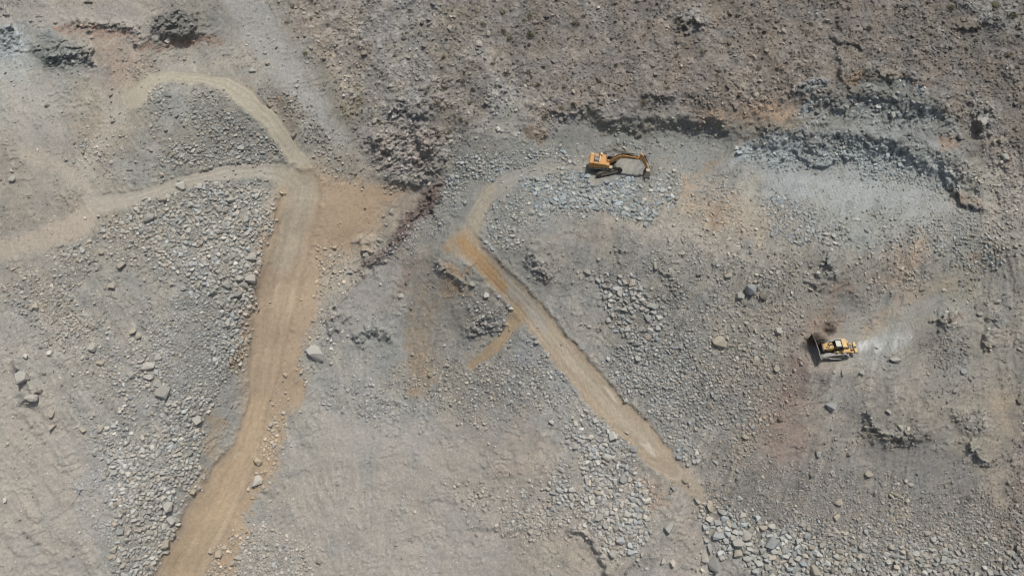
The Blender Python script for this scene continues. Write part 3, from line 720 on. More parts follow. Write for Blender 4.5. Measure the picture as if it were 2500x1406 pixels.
def stand(px, py, poly, feather, pitch_deg=0.0, roll_deg=0.0, heading=0.0):
    """press the ground under a machine flat; returns its spot"""
    global H
    h0 = float(sample(blur(H, 8), px, py))
    p0 = at(px, py, h0)
    n = Euler((math.radians(roll_deg), math.radians(-pitch_deg), 0)).to_matrix()
    n = Euler((0, 0, heading)).to_matrix() @ n @ Vector((0, 0, 1))
    n = np.array(n)
    d = FWD + RGT * ((PX - PW / 2) / FPX)[..., None] + UPV * ((PH / 2 - PY) / FPX)[..., None]
    t = ((p0 - CAM) @ n) / (d @ n)
    hh = ((CAM + d * t[..., None]) @ NRM).astype(np.float32)
    m = area(poly, feather, .25)
    H = H * (1 - m) + (hh + .04 * nzf) * m
    return p0, n


EX_YAW = math.radians(-10.0)
EX_P, EX_N = stand(1479.3, 415.5, [(1425, 392), (1500, 372), (1550, 382), (1548, 420), (1510, 446), (1436, 458)], 9)
DZ_YAW = math.radians(181.0)
DZ_P, DZ_N = stand(2029, 857, [(1962, 826), (2078, 820), (2104, 858), (2084, 905), (1978, 912), (1950, 862)], 30, 0, -7, DZ_YAW)
EX_S = 1.0

# ------------------------------------------------------------------ ground meshes
P = at(PX, PY, H)
CL = np.ones((NY, NX, 4), np.float32)
CL[..., :3] = alb(C)


def node_mat(name, build, rough=.95, spec=.12):
    m = bpy.data.materials.new(name)
    m.use_nodes = True
    nt = m.node_tree
    b = nt.nodes['Principled BSDF']
    b.inputs['Roughness'].default_value = rough
    b.inputs['Specular IOR Level'].default_value = spec
    build(nt, b)
    return m


def N(nt, t, **kw):
    n = nt.nodes.new(t)
    for k, v in kw.items():
        if hasattr(n, k): setattr(n, k, v)
        else: n.inputs[k].default_value = v
    return n


def earth(nt, b, s1=2.6, s2=9.0, bump=.25, dist=.12, lo=.82, hi=1.18):
    a = N(nt, 'ShaderNodeAttribute', attribute_name='Col')
    tc = N(nt, 'ShaderNodeTexCoord')
    n1 = N(nt, 'ShaderNodeTexNoise', Scale=s1, Detail=6.0, Roughness=.7)
    n2 = N(nt, 'ShaderNodeTexNoise', Scale=s2, Detail=4.0, Roughness=.7)
    nt.links.new(tc.outputs['Object'], n1.inputs['Vector']); nt.links.new(tc.outputs['Object'], n2.inputs['Vector'])
    mx = N(nt, 'ShaderNodeMath', operation='ADD')
    nt.links.new(n1.outputs[0], mx.inputs[0]); nt.links.new(n2.outputs[0], mx.inputs[1])
    mr = N(nt, 'ShaderNodeMapRange')
    mr.inputs[1].default_value = .7; mr.inputs[2].default_value = 1.3
    mr.inputs[3].default_value = lo; mr.inputs[4].default_value = hi
    nt.links.new(mx.outputs[0], mr.inputs[0])
    vm = N(nt, 'ShaderNodeVectorMath', operation='SCALE')
    nt.links.new(a.outputs['Color'], vm.inputs[0]); nt.links.new(mr.outputs[0], vm.inputs['Scale'])
    nt.links.new(vm.outputs[0], b.inputs['Base Color'])
    bp = N(nt, 'ShaderNodeBump', Strength=bump, Distance=dist)
    nt.links.new(n2.outputs[0], bp.inputs['Height'])
    nt.links.new(bp.outputs[0], b.inputs['Normal'])


M_EARTH = node_mat('dry_earth', earth)
M_STONE = node_mat('broken_stone', lambda nt, b: earth(nt, b, 1.6, 6.0, .3, .08, .86, 1.14))


def mesh_from(name, verts, tris, cols, mat, quads=False, smooth=False):
    me = bpy.data.meshes.new(name)
    k = 4 if quads else 3
    nv, nf = len(verts), len(tris)
    me.vertices.add(nv); me.vertices.foreach_set('co', np.ascontiguousarray(verts, np.float32).ravel())
    me.loops.add(nf * k); me.loops.foreach_set('vertex_index', np.ascontiguousarray(tris, np.int32).ravel())
    me.polygons.add(nf); me.polygons.foreach_set('loop_start', np.arange(0, nf * k, k, dtype=np.int32))
    me.polygons.foreach_set('use_smooth', np.full(nf, smooth, bool))
    me.update(calc_edges=True)
    at_ = me.attributes.new('Col', 'FLOAT_COLOR', 'POINT')
    if cols.shape[1] == 3: cols = np.concatenate([cols, np.ones((len(cols), 1))], 1)
    at_.data.foreach_set('color', np.ascontiguousarray(cols, np.float32).ravel())
    me.materials.append(mat)
    o = bpy.data.objects.new(name, me)
    COL.objects.link(o)
    return o


idx = np.arange(NY * NX).reshape(NY, NX)
# photo y grows downwards: wind the quads so the normals point up
Q = np.stack([idx[1:, :-1], idx[1:, 1:], idx[:-1, 1:], idx[:-1, :-1]], -1).reshape(-1, 4)


def fc(m):
    return (.25 * (m[1:, :-1] + m[1:, 1:] + m[:-1, 1:] + m[:-1, :-1])).ravel()


cat = np.zeros(len(Q), np.int32)
cat[fc(NAT) > .5] = 1
fx, fy = fc(PX), fc(PY)
rockf = fc(ROCK) > .55
cat[rockf & (fx > 1380) & (fy < 560)] = 2
cat[rockf & (fx > 860) & (fx < 1100) & (fy < 660) & (fy > 280)] = 3
bnch = np.maximum.reduce([fc(mBench), fc(mBench2), fc(mBench3)])
cat[(bnch > .5) & (cat != 2)] = 4
cat[fc(np.maximum.reduce([mR1B, mR1C])) > .5] = 5
cat[fc(mR2T) > .5] = 6
cat[fc(mR2S) > .5] = 7
cat[fc(mR2) > .5] = 8
cat[fc(mR1) > .5] = 9
GN = [('quarry_ground', 'pale grey and beige quarry floor and spoil slopes of crushed rock', 'ground'),
      ('natural_hillside', 'brown grey natural mountainside strewn with small stones above the quarry cuts', 'hillside'),
      ('cliff', 'fresh blue grey broken rock faces stepped above the excavator bench', 'cliff'),
      ('rock_outcrop', 'weathered brown and dark red rock in the gully between the two road systems', 'rock outcrop'),
      ('quarry_bench', 'flat bluish grey working bench below the broken rock faces', 'bench'),
      ('dirt_road', 'narrow pale dirt roads curving across the upper left slopes', 'dirt road'),
      ('bench_track', 'grey gravel track curving from the right haul road up to the excavator', 'track'),
      ('side_track', 'narrow orange tan spur track leaving the right haul road', 'track'),
      ('haul_road', 'straight tan haul road descending diagonally to the lower right', 'haul road'),
      ('haul_road', 'wide tan haul road running down the left side to the bottom edge', 'haul road')]
Pf = P.reshape(-1, 3); Cf = CL.reshape(-1, 4)
for k, (nm, lb, ct) in enumerate(GN):
    q = Q[cat == k]
    if not len(q): continue
    used, inv = np.unique(q, return_inverse=True)
    o = mesh_from(nm, Pf[used], inv.reshape(-1, 4), Cf[used], M_EARTH, quads=True, smooth=True)
    tag(o, lb, ct, kind='structure')
# ------------------------------------------------------------------ stones
def hull(n, rng, squash=(1, .8, .62), rough=.25, box=.5, top=9.0):
    bm = bmesh.new()
    for k in range(n):
        v = rng.normal(size=3); v /= np.linalg.norm(v)
        b = v / np.abs(v).max()
        v = v * (1 - box) + b * box * .8
        v = v * (1 - rough * rng.random())
        v[2] = min(v[2], top) + .06 * v[0] * (v[2] > top)
        bm.verts.new(v * np.array(squash))
    r = bmesh.ops.convex_hull(bm, input=bm.verts)
    bmesh.ops.delete(bm, geom=list({g for g in r['geom_interior'] + r['geom_unused'] if isinstance(g, bmesh.types.BMVert)}), context='VERTS')
    bmesh.ops.triangulate(bm, faces=bm.faces)
    bm.normal_update()
    bm.verts.index_update()
    vs = np.array([v.co[:] for v in bm.verts]); fs = np.array([[v.index for v in f.verts] for f in bm.faces])
    bm.free()
    return vs, fs


_r = np.random.default_rng(77)
T_BIG = [hull(_r.integers(13, 19), _r, (1, _r.uniform(.6, .95), _r.uniform(.5, .85)), .28, _r.uniform(.35, .85), _r.uniform(.45, .95)) for k in range(36)]
T_SML = [hull(_r.integers(8, 11), _r, (1, _r.uniform(.6, .95), _r.uniform(.5, .8)), .3, _r.uniform(.1, .6)) for k in range(24)]
UPN = (NRM + np.array([0, 0, 1.0])); UPN /= np.linalg.norm(UPN)
_ax = np.array([1.0, 0, 0]); _ay = np.cross(UPN, _ax)
BASE = np.stack([_ax, _ay, UPN], 1)


def rots(n, rng, tilt):
    a = rng.random(n) * 2 * np.pi; b = rng.normal(size=n) * tilt; c = rng.normal(size=n) * tilt
    ca, sa, cb, sb, cc, sc = np.cos(a), np.sin(a), np.cos(b), np.sin(b), np.cos(c), np.sin(c)
    z = np.zeros(n); o = np.ones(n)
    Rz = np.stack([ca, -sa, z, sa, ca, z, z, z, o], 1).reshape(n, 3, 3)
    Rx = np.stack([o, z, z, z, cb, -sb, z, sb, cb], 1).reshape(n, 3, 3)
    Ry = np.stack([cc, z, sc, z, o, z, -sc, z, cc], 1).reshape(n, 3, 3)
    return BASE @ Rx @ Ry @ Rz


class Stones:
    def __init__(self):
        self.px, self.py, self.r, self.col, self.src = [], [], [], [], []

    def add(self, px, py, r, col, src):
        self.px.append(px); self.py.append(py); self.r.append(r); self.col.append(col); self.src.append(np.full(len(px), src))

    def done(self):
        for k in ('px', 'py', 'r', 'col', 'src'):
            setattr(self, k, np.concatenate(getattr(self, k)))


PXM = FPX / DIST        # photo points per metre


def scatter(mask, per_m2, r_med, r_sig, rng, lo=.1, hi=3.0, box=None):
    """random photo points, as dense as mask * per_m2, with log-normal radii"""
    x0, x1, y0, y1 = box or (-140, 2640, -105, 1520)
    n = int((x1 - x0) * (y1 - y0) / PXM ** 2 * per_m2)
    px = rng.uniform(x0, x1, n); py = rng.uniform(y0, y1, n)
    keep = rng.random(n) < sample(mask, px, py)
    px, py = px[keep], py[keep]
    r = np.clip(r_med * np.exp(rng.normal(size=len(px)) * r_sig), lo, hi)
    return px, py, r


def pack(px, py, r, taken, f=.8):
    """largest first; drop the ones that would sit inside a neighbour"""
    order = np.argsort(-r); ok = r < .24
    order = order[: int((~ok).sum())]
    cs = 3.0 * PXM
    for k in order:
        x, y, rr = px[k], py[k], r[k] * PXM
        ci, cj = int(x // cs), int(y // cs)
        good = True
        for i in (ci - 1, ci, ci + 1):
            for j in (cj - 1, cj, cj + 1):
                for (a, b, c) in taken.get((i, j), ()):
                    if (a - x) ** 2 + (b - y) ** 2 < (f * (c + rr)) ** 2:
                        good = False; break
                if not good: break
            if not good: break
        if good:
            ok[k] = True
            taken.setdefault((ci, cj), []).append((x, y, rr))
    return ok


CLEAR = np.maximum.reduce([.97 * mR1, .97 * mR2, .9 * mR1C, .85 * mR1B, .9 * mR2S, .6 * mR2T])
mach = np.maximum(area([(1425, 378), (1570, 365), (1580, 400), (1548, 424), (1500, 440), (1440, 456)], 4, 0), area([(1968, 820), (2100, 812), (2110, 880), (1985, 905)], 4, 0))
OPEN = (1 - CLEAR) * (1 - mach)

# rubble patches: outline, feather, stones per m2, median radius, spread, colour, id, words
RP = [
    ([(420, 470), (560, 455), (640, 470), (648, 540), (632, 640), (622, 720), (600, 800), (585, 880), (560, 905), (540, 850), (520, 760), (470, 680), (430, 600), (400, 540)], 30, 3.0, .37, .42, (162, 161, 156), 'in the dense rubble slope left of the wide tan haul road'),
    ([(380, 470), (430, 470), (420, 560), (450, 620), (380, 590), (330, 540), (340, 500)], 22, 1.5, .36, .45, (164, 160, 152), 'on the thin rubble above the dense slope left of the tan road'),
    ([(240, 540), (330, 520), (420, 600), (460, 650), (400, 670), (320, 640), (270, 600)], 18, 1.5, .30, .42, (162, 159, 152), 'in the stone streak below the curved upper left road'),
    ([(130, 620), (220, 590), (225, 650), (150, 680)], 14, 1.7, .30, .40, (160, 158, 152), 'in the small grey stone pile at the far left'),
    ([(0, 690), (140, 660), (220, 740), (230, 800), (120, 850), (60, 760)], 24, 1.2, .26, .45, (158, 153, 143), 'in the scattered stones on the left slope'),
    ([(90, 800), (180, 850), (240, 960), (300, 1010), (380, 1010), (330, 900), (220, 800)], 24, 1.0, .26, .45, (158, 155, 149), 'on the stony slope at the left below the rubble'),
    ([(360, 780), (520, 740), (560, 900), (520, 960), (420, 950), (330, 870)], 30, 2.2, .24, .40, (154, 153, 149), 'in the finer grey rubble left of the tan road'),
    ([(340, 890), (430, 950), (510, 950), (500, 1000), (490, 1090), (470, 1180), (450, 1230), (430, 1300), (400, 1420), (300, 1420), (290, 1330), (300, 1240), (260, 1150), (240, 1080), (330, 1060), (420, 1060), (400, 1000)], 26, 3.0, .36, .42, (162, 160, 154), 'in the dense rubble strip at lower left beside the tan road'),
    ([(170, 1170), (250, 1120), (290, 1200), (280, 1330), (220, 1300)], 20, 3.0, .15, .35, (160, 162, 164), 'in the pale gravel strip at lower left'),
    ([(500, 1340), (640, 1280), (760, 1350), (740, 1420), (500, 1420)], 22, 1.5, .28, .45, (160, 157, 150), 'in the stones right of the tan road at the bottom'),
    ([(630, 1000), (690, 980), (690, 1100), (640, 1170), (610, 1260), (600, 1200)], 14, .7, .28, .5, (168, 163, 152), 'along the right edge of the tan haul road'),
    ([(480, 230), (560, 250), (620, 310), (690, 370), (650, 400), (560, 390), (500, 330), (470, 280)], 26, 1.9, .30, .42, (142, 141, 136), 'in the dark rubble between the two upper left roads'),
    ([(410, 350), (560, 370), (650, 390), (640, 408), (520, 412), (400, 410)], 14, 1.8, .32, .42, (150, 148, 142), 'in the rubble just above the curved upper left road'),
    ([(370, 205), (400, 200), (410, 260), (380, 330), (360, 320)], 12, 1.2, .30, .42, (154, 152, 146), 'in the stone line inside the upper left road bend'),
    ([(1270, 445), (1340, 425), (1480, 430), (1560, 440), (1612, 455), (1606, 500), (1580, 530), (1500, 528), (1420, 515), (1330, 500), (1280, 480)], 9, 8.0, .40, .36, (146, 153, 155), 'in the blue grey rubble heap below the excavator'),
    ([(1190, 500), (1280, 470), (1310, 530), (1260, 600), (1190, 590)], 18, 1.3, .30, .45, (148, 148, 144), 'on the grey slope beside the bench track bend'),
    ([(1080, 420), (1180, 370), (1300, 380), (1420, 375), (1430, 392), (1300, 402), (1180, 430), (1090, 480)], 10, 2.2, .32, .42, (150, 153, 152), 'along the upper edge of the grey bench track'),
    ([(930, 590), (1010, 560), (1100, 480), (1130, 500), (1060, 570), (960, 630), (880, 670), (870, 650)], 12, 1.9, .26, .42, (142, 143, 141), 'on the grey bank below the dark red rocks'),
    ([(1860, 480), (1900, 470), (1960, 500), (2010, 520), (2000, 590), (1940, 595), (1880, 560)], 9, 3.2, .28, .38, (140, 145, 147), 'in the grey rubble pile at the edge of the wide bench'),
    ([(2010, 560), (2080, 540), (2080, 600), (2020, 600)], 14, 1.3, .28, .45, (142, 142, 138), 'beside the grey rubble pile on the bench edge'),
    ([(1600, 425), (1680, 440), (1640, 480), (1610, 500)], 14, 1.5, .34, .45, (146, 148, 146), 'on the bench edge right of the excavator bucket'),
    ([(1710, 440), (1800, 450), (1780, 480), (1730, 480)], 10, 1.9, .24, .4, (132, 136, 134), 'by the orange soil on the bench edge'),
    ([(1480, 700), (1530, 685), (1590, 730), (1610, 760), (1590, 830), (1560, 860), (1520, 790), (1490, 740)], 16, 2.6, .40, .42, (150, 150, 147), 'in the boulder cluster on the slope right of the diagonal road'),
    ([(1520, 850), (1620, 800), (1720, 880), (1760, 980), (1700, 1080), (1640, 1060), (1560, 1000), (1510, 920)], 26, 2.6, .26, .42, (146, 146, 143), 'on the grey talus right of the diagonal haul road'),
    ([(1500, 900), (1560, 960), (1640, 1060), (1680, 1130), (1730, 1130), (1660, 1010), (1560, 890)], 12, 2.4, .36, .42, (152, 153, 151), 'along the right edge of the diagonal haul road'),
    ([(1560, 620), (1700, 590), (1780, 760), (1720, 860), (1600, 780)], 40, 1.5, .20, .42, (142, 141, 137), 'on the gravel slope below the bench'),
    ([(1780, 650), (1960, 620), (1980, 760), (1900, 900), (1760, 900)], 40, .8, .26, .5, (146, 142, 133), 'on the streaked slope left of the bulldozer'),
    ([(1390, 1030), (1480, 1020), (1520, 1090), (1560, 1150), (1570, 1280), (1550, 1340), (1500, 1340), (1440, 1260), (1340, 1240), (1340, 1190), (1420, 1150)], 26, 2.8, .38, .42, (158, 158, 154), 'in the pale boulder heap left of the diagonal road foot'),
    ([(1100, 1190), (1300, 1180), (1340, 1290), (1200, 1280)], 30, 1.2, .24, .45, (156, 151, 142), 'on the low stony rise at bottom centre'),
    ([(1230, 1270), (1350, 1250), (1400, 1300), (1300, 1310)], 16, 1.6, .26, .42, (152, 150, 145), 'on the low crest at bottom centre'),
    ([(1720, 1240), (1800, 1260), (1900, 1300), (1960, 1340), (2000, 1420), (1880, 1420), (1840, 1360), (1770, 1330), (1730, 1290)], 18, 2.8, .44, .42, (158, 160, 156), 'in the large boulder heap at the bottom right'),
    ([(1900, 1300), (2100, 1330), (2300, 1340), (2520, 1360), (2520, 1430), (1960, 1430)], 26, 2.6, .40, .40, (150, 148, 142), 'in the rubble along the bottom right edge'),
    ([(1840, 1240), (2100, 1260), (2350, 1270), (2500, 1280), (2500, 1360), (2100, 1340), (1900, 1310)], 30, 2.8, .24, .42, (142, 139, 133), 'on the gravel talus at bottom right'),
    ([(1740, 1120), (1900, 1150), (2150, 1180), (2400, 1220), (2480, 1290), (1860, 1270), (1750, 1230)], 34, 2.4, .17, .38, (138, 135, 130), 'on the fine gravel fan at lower right'),
    ([(2150, 1170), (2200, 1170), (2230, 1290), (2170, 1290)], 10, 1.4, .34, .42, (152, 146, 132), 'in the stone streak on the gravel fan'),
    ([(1720, 900), (1900, 850), (1920, 950), (1850, 1100), (1760, 1080)], 40, 1.6, .22, .45, (142, 138, 130), 'on the slope between the road and the bulldozer'),
    ([(980, 900), (1250, 880), (1400, 930), (1330, 1000), (1100, 1010), (980, 980)], 30, 1.4, .24, .45, (150, 147, 140), 'on the stony foot of the central mound'),
    ([(1150, 740), (1240, 730), (1240, 800), (1150, 800)], 20, 1.2, .28, .45, (148, 148, 145), 'on the central mound'),
    ([(1240, 800), (1330, 800), (1420, 950), (1330, 960), (1220, 890)], 26, 1.3, .24, .45, (146, 146, 143), 'on the grey slope left of the diagonal road'),
    ([(2250, 830), (2340, 800), (2350, 900), (2270, 880)], 18, 1.8, .22, .42, (120, 118, 112), 'on the dark gravel right of the bulldozer'),
    ([(2120, 540), (2420, 540), (2440, 640), (2350, 720), (2300, 600)], 26, 1.0, .26, .5, (136, 136, 132), 'on the slope at the right end of the bench'),
    ([(200, 330), (300, 360), (260, 430), (190, 380)], 16, .9, .26, .45, (158, 156, 150), 'in the stones at the upper left'),
    ([(300, 150), (370, 150), (360, 200), (310, 200)], 14, 1.3, .24, .45, (148, 142, 134), 'in the stones above the upper left road'),
    ([(640, 220), (720, 230), (780, 300), (860, 400), (830, 400), (740, 310), (660, 250)], 16, 1.4, .26, .45, (134, 128, 120), 'on the brown strip below the grey gully'),
    ([(780, 370), (900, 430), (980, 460), (940, 470), (840, 440), (760, 390)], 14, 1.0, .26, .45, (150, 144, 136), 'along the foot of the gully above the road junction'),
    ([(560, 640), (660, 560), (690, 480), (690, 560), (660, 640), (620, 720)], 12, .6, .22, .45, (156, 150, 140), 'on the bank above the left road'),
    ([(760, 960), (960, 960), (1010, 1000), (960, 1030), (820, 1000)], 16, 1.2, .24, .45, (150, 149, 146), 'in the stone line across the pale centre floor'),
    ([(1760, 420), (2100, 350), (2330, 470), (2400, 540), (2300, 470), (2000, 400)], 16, 1.3, .26, .45, (128, 134, 134), 'at the foot of the broken rock face'),
    ([(1190, 420), (1290, 385), (1420, 372), (1440, 400), (1320, 420), (1220, 450)], 14, 1.3, .20, .5, (146, 148, 146), 'on the grey gravel bench left of the excavator'),
    ([(1410, 420), (1470, 425), (1570, 430), (1620, 420), (1650, 450), (1560, 450), (1430, 445)], 12, 2.4, .22, .5, (148, 152, 153), 'at the foot of the excavator tracks'),
    ([(1430, 345), (1600, 345), (1640, 365), (1560, 372), (1430, 378)], 12, 1.0, .2, .5, (142, 143, 139), 'on the bench behind the excavator'),
    ([(1410, 430), (1230, 480), (1200, 560), (1290, 560), (1300, 470)], 14, 1.0, .2, .5, (146, 147, 144), 'below the bench track'),
    ([(1650, 480), (1780, 470), (1860, 540), (1850, 600), (1700, 570)], 26, .9, .2, .55, (158, 152, 142), 'on the creamy slope below the bench edge'),
    ([(2100, 600), (2260, 590), (2240, 700), (2110, 740)], 26, .7, .2, .55, (154, 148, 138), 'on the pinkish slope above the bulldozer'),
    ([(2290, 380), (2460, 440), (2480, 640), (2400, 600), (2380, 480)], 26, .9, .2, .55, (146, 142, 134), 'at the right end of the broken rock face'),
    ([(1962, 830), (1975, 835), (1970, 895), (1955, 880)], 6, 2.0, .2, .5, (140, 132, 124), 'pushed up in front of the bulldozer blade'),
    ([(780, 610), (860, 620), (860, 760), (800, 860), (740, 940), (760, 820)], 16, .5, .24, .5, (164, 158, 147), 'on the pale verge right of the wide tan road'),
]
SPREAD = np.random.default_rng(2)
ST = Stones(); taken = {}
